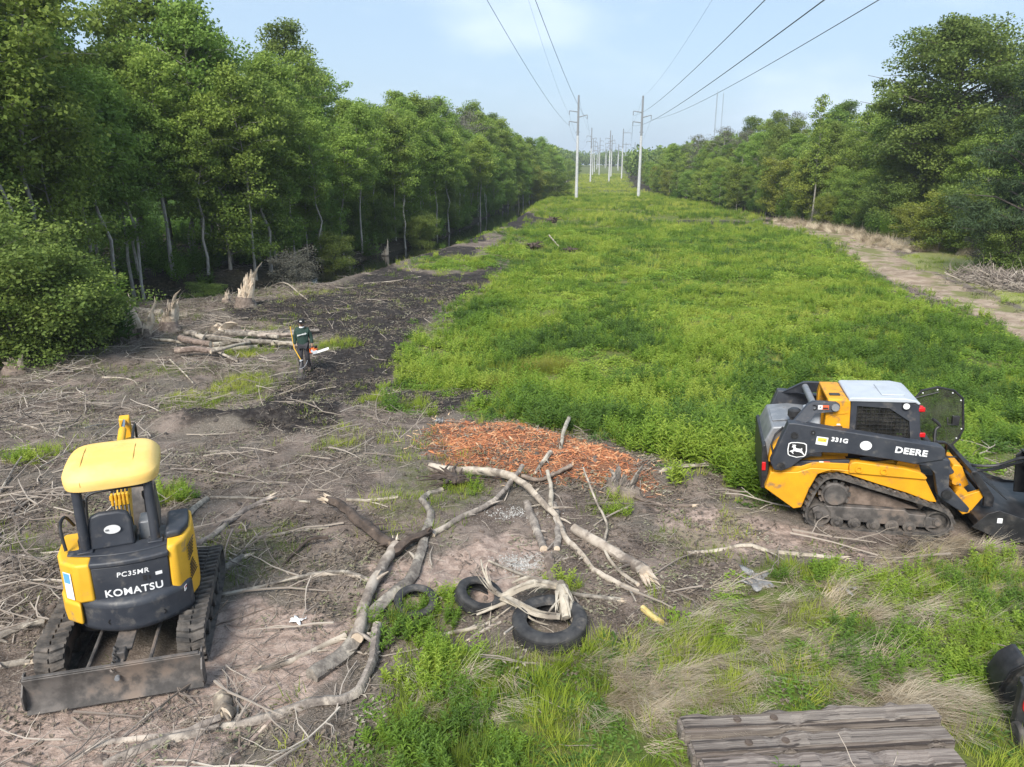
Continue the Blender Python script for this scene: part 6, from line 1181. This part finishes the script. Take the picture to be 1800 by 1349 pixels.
# wires
def wire(a, b, sag, label, r_=.028, n=40):
    pts = [a.lerp(b, t/n)-Vector((0, 0, 4*sag*(t/n)*(1-t/n))) for t in range(n+1)]
    tag(MB().tube(pts, r_, 5, cap=False).build('power_line_wire', m_wire, None, smooth=60), label, 'wire', 'power line wires')
def span(p, px, lab, r_, dip=.8):
    """the span from a pole arm back over the viewer; it crosses the top of the view at px and hangs a little below the straight line"""
    q = p-CD*195.; dvec = ray(px, 0); k = dvec[0]/dvec[1]; t = (p.x-k*p.y)/((p.x-q.x)-k*(p.y-q.y)); Y = p.y+(q.y-p.y)*t; zt = ZC+dvec[2]/dvec[1]*Y; c_ = 4*dip/(t*t); m_ = (zt-p.z)/t-c_*t
    pts = []
    for i in range(61):
        f = i/60; pts.append(Vector((p.x+(q.x-p.x)*f, p.y+(q.y-p.y)*f, p.z+m_*f+c_*f*f)))
    tag(MB().tube(pts, r_, 5, cap=False).build('power_line_wire', m_wire, None, smooth=60), lab, 'wire', 'power line wires')
for p, px, lab in ((aL[2], 856, 'lowest wire sweeping down to the near left pole'), (aL[0], 929, 'faint middle wire to the near left pole'), (aL[1], 941, 'wire meeting the near left pole from its right arm'), (aR[0], 1345, 'upper wire running to the near right pole'), (aR[2], 1449, 'middle wire running to the near right pole'), (aR[1], 1545, 'lowest wire crossing the sky to the near right pole'), (aR[3], 1252, 'faint top wire to the near right pole')):
    span(p, px, lab, .017 if 'faint' not in lab else .009)
for i in range(4): wire(aL[i], bL[i], 3.0, ('upper', 'middle', 'lower', 'top')[i]+' wire sagging from the near left pole to the second pole', .014)
for i in range(4): wire(aR[i], bR[i], 3.5, ('upper', 'middle', 'lower', 'top')[i]+' wire sagging from the near right pole to the cross arm pole', .014)
# radio masts
for px, top, bas, lab, yd in ((1261, 165, 222, 'thin radio mast on the horizon behind the right wood', 900.), (1272, 165, 222, 'fainter radio mast beside the thin one', 1250.)):
    u = ray(px, top); h = ZC+u[2]/u[1]*yd; x_ = u[0]/u[1]*yd; o = MB(); w_ = .55
    for sx, sy in ((-1, -1), (1, -1), (0, 1)): o.tube([(sx*w_, sy*w_, 0), (sx*w_, sy*w_, h-4)], .14, 4)
    for k in range(40): z_ = (h-4)*k/40; o.tube([(-w_, -w_, z_), (w_, -w_, z_+(h-4)/40)], .08, 3); o.tube([(w_, -w_, z_), (0, w_, z_+(h-4)/40)], .08, 3)
    o = o.build('radio_mast', m_ptop, None); o.location = (x_, yd, 4.); tag(o, lab, 'radio mast'); MB().tube([(0, 0, h-6), (0, 0, h)], .12, 5).build('antenna', m_ptop, o)
# pale trailers parked where the corridor ends
m_wpanel = mat('white_trailer_panel', (.75, .75, .74), rough=.5)
for i, (d, dx, lab) in enumerate(((600, 6.5, 'white box trailer at the far end of the corridor, nearest the left pole line'), (603, 12.5, 'white box trailer in the middle of the far end'), (606, 18.5, 'white box trailer at the right of the far end'))):
    c = down(pl, d, dx); o = empty('box_trailer', c, .1); tag(o, lab, 'trailer'); MB().box((0, 0, 2.0), (4.2, 2.4, 2.4)).build('body', m_wpanel, o, bevel=.1)
    for s in (-.8, .8): MB().lathe([(0, -.15), (.4, -.15), (.4, .15), (0, .15)], 14, (s, -1.1, .4), 'y').build('wheel', m_tyre, o)
    MB().box((0, 0, .7), (4.3, 2.3, .2)).build('frame', m_blk, o)
# ------------------------------------------------------------------ rubbish and small finds
m_plas = mat('pale_plastic_sheet', (.30, .30, .30), (.16, .16, .165), scale=9., rough=.45)
def crumple(px, py, r_, h, label, name, mat_, seed):
    rd = random.Random(seed); bm = bmesh.new(); bmesh.ops.create_grid(bm, x_segments=12, y_segments=10, size=.5)
    for v in bm.verts: a = v.co.copy(); k = (1+.5*math.sin(a.x*9+seed)*math.cos(a.y*7)); v.co = Vector((a.x*2*r_*k, a.y*1.5*r_*k, h*(.5+.5*math.sin(a.x*13+seed)*math.cos(a.y*11+seed*2))*rd.uniform(.3, 1.1)))
    mb = MB(); mb.v = [tuple(v.co) for v in bm.verts]; mb.f = [tuple(v.index for v in f.verts) for f in bm.faces]; bm.free(); o = mb.build(name, mat_, None, smooth=50); s = o.modifiers.new('thick', 'SOLIDIFY'); s.thickness = .004; o.location = P(px, py)+Vector((0, 0, .02)); o.rotation_euler.z = rd.uniform(0, 6); return tag(o, label, 'litter')
crumple(1330, 1020, .22, .06, 'crumpled grey plastic sheet on the soil before the track loader', 'plastic_sheet', m_plas, 3); crumple(772, 740, .10, .12, 'grey scrap of plastic at the edge of the mulch', 'plastic_scrap', m_plas, 5); crumple(522, 1095, .07, .05, 'small white scrap on the pink soil', 'plastic_scrap', m_wht, 7); crumple(1485, 1042, .12, .04, 'flat pale stone like scrap in the verge grass', 'plastic_scrap', m_plas, 9)
m_bam = mat('yellow_bamboo', (.45, .33, .10), (.55, .45, .2), scale=9., rough=.6); o = MB().tube([P(1129, 1070)+Vector((0, 0, .04)), P(1146, 1083)+Vector((0, 0, .045)), P(1163, 1097)+Vector((0, 0, .04))], [.045, .042, .045], 12).build('bamboo_piece', m_bam, None); tag(o, 'short yellow cut bamboo piece right of the truck tyre', 'bamboo')
# ash heap: fine pale crumbs, nobody could count them
m_ash = mat('white_ash', (.5, .5, .47), inst=[(.20, .19, .17), (.34, .33, .31), (.48, .47, .45)], rough=.95)
PA = protos(clod, m_ash, range(80, 83)); c = P0(917, 992); n = 1500; x = NP.normal(c[0], .16, n); y = NP.normal(c[1], .14, n); c = P0(905, 905); x2 = NP.normal(c[0], .26, 500); y2 = NP.normal(c[1], .10, 500); x = np.r_[x, x2]; y = np.r_[y, y2]
lay('ash', PA, x, y, np.ones(len(x)), .008, .028, NP.random(len(x)), 'white ash crumbs heaped between the branches', 'ash', tilt=1., sink=.0)
# bark litter under the loader and dark soil hole handled by clods
# pieces
# ------------------------------------------------------------------ walking person with rake and chainsaw
m_skin = mat('skin', (.30, .18, .12), rough=.6); m_swt = mat('dark_green_knit', (.018, .040, .032), (.026, .054, .042), scale=30., rough=.9, bump=.3, bscale=60.); m_trs = mat('dark_grey_trousers', (.030, .029, .034), (.045, .043, .05), scale=12., rough=.9); m_boot = mat('muddy_boots', (.07, .055, .045), (.13, .10, .08), scale=10., rough=.9); m_cap = mat('black_cap', (.012, .012, .013), rough=.8)
def skin(name, verts, edges, radii, m_, parent, root=0, sub=2):
    me = bpy.data.meshes.new(name); me.from_pydata(verts, edges, []); me.materials.append(m_); o = link(name, me, parent); md = o.modifiers.new('skin', 'SKIN'); md.use_smooth_shade = True
    for i, r_ in enumerate(radii): sv = me.skin_vertices[0].data[i]; sv.radius = (r_, r_) if not isinstance(r_, tuple) else r_; sv.use_root = (i == root)
    s = o.modifiers.new('sub', 'SUBSURF'); s.levels = sub; s.render_levels = sub; return o
pc = P(537, 655); PR = empty('person', pc, math.radians(8)); tag(PR, 'person in dark green sweater and black cap walking with rake and chainsaw', 'person')
# facing -y (to the viewer); the person's right is -x in the picture's left
J = dict(pel=(0, 0, .93), bel=(0, .0, 1.08), che=(0, -.01, 1.30), nek=(0, -.01, 1.47), hd0=(0, -.03, 1.56), hd1=(0, -.03, 1.66), shl=(-.17, 0, 1.40), ell=(-.25, .03, 1.14), wrl=(-.26, -.05, .92), shr=(.17, 0, 1.40), elr=(.26, .04, 1.15), wrr=(.285, -.06, .94),
         hpl=(-.09, 0, .90), knl=(-.11, -.10, .50), anl=(-.10, .02, .10), hpr=(.09, 0, .90), knr=(.10, -.02, .49), anr=(.12, .16, .13))
def ch(order, links, rad): idx = {k: i for i, k in enumerate(order)}; return [J[k] for k in order], [(idx[a], idx[b]) for a, b in links], rad
o_ = ['pel', 'bel', 'che', 'nek', 'hd0', 'hd1', 'shl', 'ell', 'wrl', 'shr', 'elr', 'wrr', 'hpl', 'knl', 'anl', 'hpr', 'knr', 'anr']
vs, es, rs = ch(o_, [('pel', 'bel'), ('bel', 'che'), ('che', 'nek'), ('nek', 'hd0'), ('hd0', 'hd1'), ('che', 'shl'), ('shl', 'ell'), ('ell', 'wrl'), ('che', 'shr'), ('shr', 'elr'), ('elr', 'wrr'), ('pel', 'hpl'), ('hpl', 'knl'), ('knl', 'anl'), ('pel', 'hpr'), ('hpr', 'knr'), ('knr', 'anr')], [.13, .13, .14, .055, .085, .085, .06, .042, .028, .06, .042, .028, .085, .06, .042, .085, .06, .042])
# hands: palm, four fingers and thumb, curled round what they hold
def hand(w, s):
    base = len(vs); w = Vector(w); wi = o_.index('wrl' if s < 0 else 'wrr'); pal = w+Vector((0, -.015, -.075)); vs.append(tuple(pal)); es.append((wi, base)); rs.append((.036, .022))
    for k, (dx, L_) in enumerate(((-.024, .040), (-.008, .046), (.008, .043), (.024, .034))):
        a = pal+Vector((dx*.4, dx, -.03)); b = a+Vector((-s*.028, 0, -L_*.5)); c = b+Vector((-s*.030, 0, L_*.35)); i = len(vs); vs.extend([tuple(a), tuple(b), tuple(c)]); es.extend([(base, i), (i, i+1), (i+1, i+2)]); rs.extend([.0095, .009, .008])
    a = pal+Vector((0, -.03, .02)); b = a+Vector((-s*.02, -.02, -.03)); i = len(vs); vs.extend([tuple(a), tuple(b)]); es.extend([(base, i), (i, i+1)]); rs.extend([.011, .009])
hand(J['wrl'], -1); hand(J['wrr'], 1); bd = skin('body', vs, es, rs, m_skin, PR)
v2, e2, r2 = ch(['bel', 'pel', 'che', 'nek', 'shl', 'ell', 'wrl', 'shr', 'elr', 'wrr'], [('bel', 'pel'), ('bel', 'che'), ('che', 'nek'), ('che', 'shl'), ('shl', 'ell'), ('ell', 'wrl'), ('che', 'shr'), ('shr', 'elr'), ('elr', 'wrr')], [(.20, .155), (.195, .155), (.205, .155), .085, .10, .07, .05, .10, .07, .05]); v2[1] = (0, 0, .90); skin('sweater', v2, e2, r2, m_swt, PR)
v3, e3, r3 = ch(['pel', 'hpl', 'knl', 'anl', 'hpr', 'knr', 'anr'], [('pel', 'hpl'), ('hpl', 'knl'), ('knl', 'anl'), ('pel', 'hpr'), ('hpr', 'knr'), ('knr', 'anr')], [(.17, .13), .115, .085, .075, .115, .085, .075]); skin('trousers', v3, e3, r3, m_trs, PR)
for a, kk in (('anl', 0), ('anr', .25)):
    x_, y_, z_ = J[a]; MB().prism([(y_+.07, z_-.09), (y_-.17, z_-.10), (y_-.18, z_-.06), (y_-.06, z_+.0), (y_-.05, z_+.14), (y_+.06, z_+.14)], x_-.05, x_+.05, 'yz').build('boot', m_boot, PR, bevel=.025, seg=3)
# face, ears and cap
MB().lathe([(0, .02), (.012, .01), (.016, -.02), (0, -.03)], 8, (0, -.118, 1.60)).build('nose', m_skin, bd)
for s in (-1, 1): MB().lathe([(0, .012), (.010, 0), (0, -.012)], 8, (s*.034, -.105, 1.63)).build('eye', m_cap, bd); MB().lathe([(0, .03), (.014, 0), (0, -.03)], 8, (s*.092, -.02, 1.61)).build('ear', m_skin, bd)
MB().box((0, -.112, 1.555), (.05, .012, .012)).build('mouth', mat('lips', (.16, .07, .06), rough=.6), bd)
cp = MB().lathe([(.105, -.02), (.108, .02), (.095, .07), (.06, .10), (0, .11)], 22, (0, -.03, 1.67)).prism([(-.085, -.09), (-.075, -.19), (0, -.215), (.075, -.19), (.085, -.09)], 1.648, 1.66, 'xy').build('cap', m_cap, PR, smooth=50)
decal(oval(.035, .016), frame3((0, -.136, 1.705), (1, 0, 0), (0, .25, 1)), m_wht, cp, 'cap_badge'); lettering('a', .025, frame3((0, -.142, 1.705), (1, 0, 0), (0, .25, 1)), m_cap, cp, name='badge_print', depth=.001)
MB().lathe([(.075, .0), (.085, .02), (.07, .045)], 18, (0, -.02, 1.475)).build('collar', m_wht, PR)
# pale script across the chest, unreadable at this distance
sc = MB(); rd = random.Random(4); xs = [-.135+.018*i for i in range(16)]
for i, x_ in enumerate(xs): z_ = 1.255+.012*i/3; hgt = rd.choice((.03, .035, .06, .04)); y_ = -.185+.25*x_*x_; sc.tube([(x_, y_, z_-hgt/2), (x_+.010, y_-.002, z_+hgt/2), (x_+.018, y_, z_-hgt/3)], .0075, 5)
tag(sc.build('chest_print', m_wht, PR), kind='stuff')
# rake, held in the person's hand on the picture's left
PW_ = Matrix.Translation(pc) @ Matrix.Rotation(math.radians(8), 4, 'Z')
m_hand = mat('yellow_rake_handle', (.62, .36, .03), rough=.5); m_tine = mat('dark_metal_tines', (.03, .03, .034), rough=.4, metal=.6)
hl = PW_ @ Vector((-.285, -.075, .83)); tip = PW_ @ Vector((-.02, -.55, .52)); d = (tip-hl).normalized(); top = None
RK = empty('leaf_rake', hl); tag(RK, 'leaf rake with yellow handle carried low by the person', 'rake'); Li = lambda q: Vector(q)-hl
MB().tube([Li(PW_ @ Vector((-.37, .10, 1.50))), Li(hl), Li(tip)], .015, 8).build('handle', m_hand, RK)
sdv = Vector((.62, .1, .78)); sdv = (sdv-d*sdv.dot(d)).normalized()
MB().box((0, 0, 0), (.10, .03, .06)).build('head_plate', m_lgry, RK, bevel=.006).location = Li(tip)
for k in range(16):
    a = math.radians(-48+96*k/15); dd = d*math.cos(a)+sdv*math.sin(a)*-1; e = tip+dd*.60; MB().tube([Li(tip), Li(tip+dd*.42), Li(e), Li(e+Vector((0, -.02, -.05)))], .0045, 4).build('tine', m_tine, RK)
MB().tube([Li(tip+(d*math.cos(a_)-sdv*math.sin(a_))*.27) for a_ in [math.radians(-46+92*k/10) for k in range(11)]], .006, 5).build('cross_band', m_lgry, RK)
# chainsaw in the other hand
hr = PW_ @ Vector((.30, -.085, .85)); CS = empty('chainsaw', hr, math.radians(-14)); tag(CS, 'orange chainsaw carried by the person, bar pointing out', 'chainsaw')
m_or = mat('orange_plastic', (.72, .13, .015), rough=.45)
MB().box((.03, 0, -.12), (.24, .17, .17)).build('body', m_or, CS, bevel=.035, seg=3); MB().box((-.02, .0, -.20), (.30, .12, .05)).build('base', m_blk, CS, bevel=.015)
MB().tube(bez([(.10, .09, -.10), (.08, .09, .0), (.0, .0, .02), (-.04, -.09, .0), (-.02, -.09, -.12)], 6), .014, 8).build('front_handle', m_blk, CS); MB().tube(bez([(-.08, 0, -.08), (-.17, 0, -.06), (-.22, 0, -.12), (-.12, 0, -.20)], 6), .016, 8).build('rear_handle', m_blk, CS)
MB().box((.12, -.01, .0), (.02, .16, .10), (0, .3, 0)).build('hand_guard', m_blk, CS, bevel=.006); MB().prism([(.05, -.22), (.05, -.12), (.20, -.07), (.24, -.12), (.16, -.20)], -.115, -.085).build('sprocket_cover', m_lgry, CS, bevel=.008)
b_ = MB().prism([(.14, -.20), (.16, -.12), (.60, .045), (.635, .035), (.635, .0), (.60, -.035)], -.108, -.100).build('guide_bar', m_wpanel, CS); MB().cyl((.02, -.09, -.12), (.02, -.098, -.12), .05, 16).build('starter_cap', m_lgry, CS)
# ------------------------------------------------------------------ air
hz = bpy.data.materials.new('pale_haze'); hz.use_nodes = True; t = hz.node_tree; t.nodes.clear(); o = t.nodes.new('ShaderNodeOutputMaterial'); v = t.nodes.new('ShaderNodeVolumePrincipled')
v.inputs['Color'].default_value = (.78, .86, .96, 1); v.inputs['Density'].default_value = .00030; v.inputs['Anisotropy'].default_value = 0.; t.links.new(v.outputs[0], o.inputs['Volume'])
hb = MB().box((0, 1750, 35), (7600, 3800, 80)).build('haze', hz, None, smooth=None); tag(hb, kind='stuff'); hb.display_type = 'WIRE'
CY.volume_step_rate = 10; CY.volume_max_steps = 64
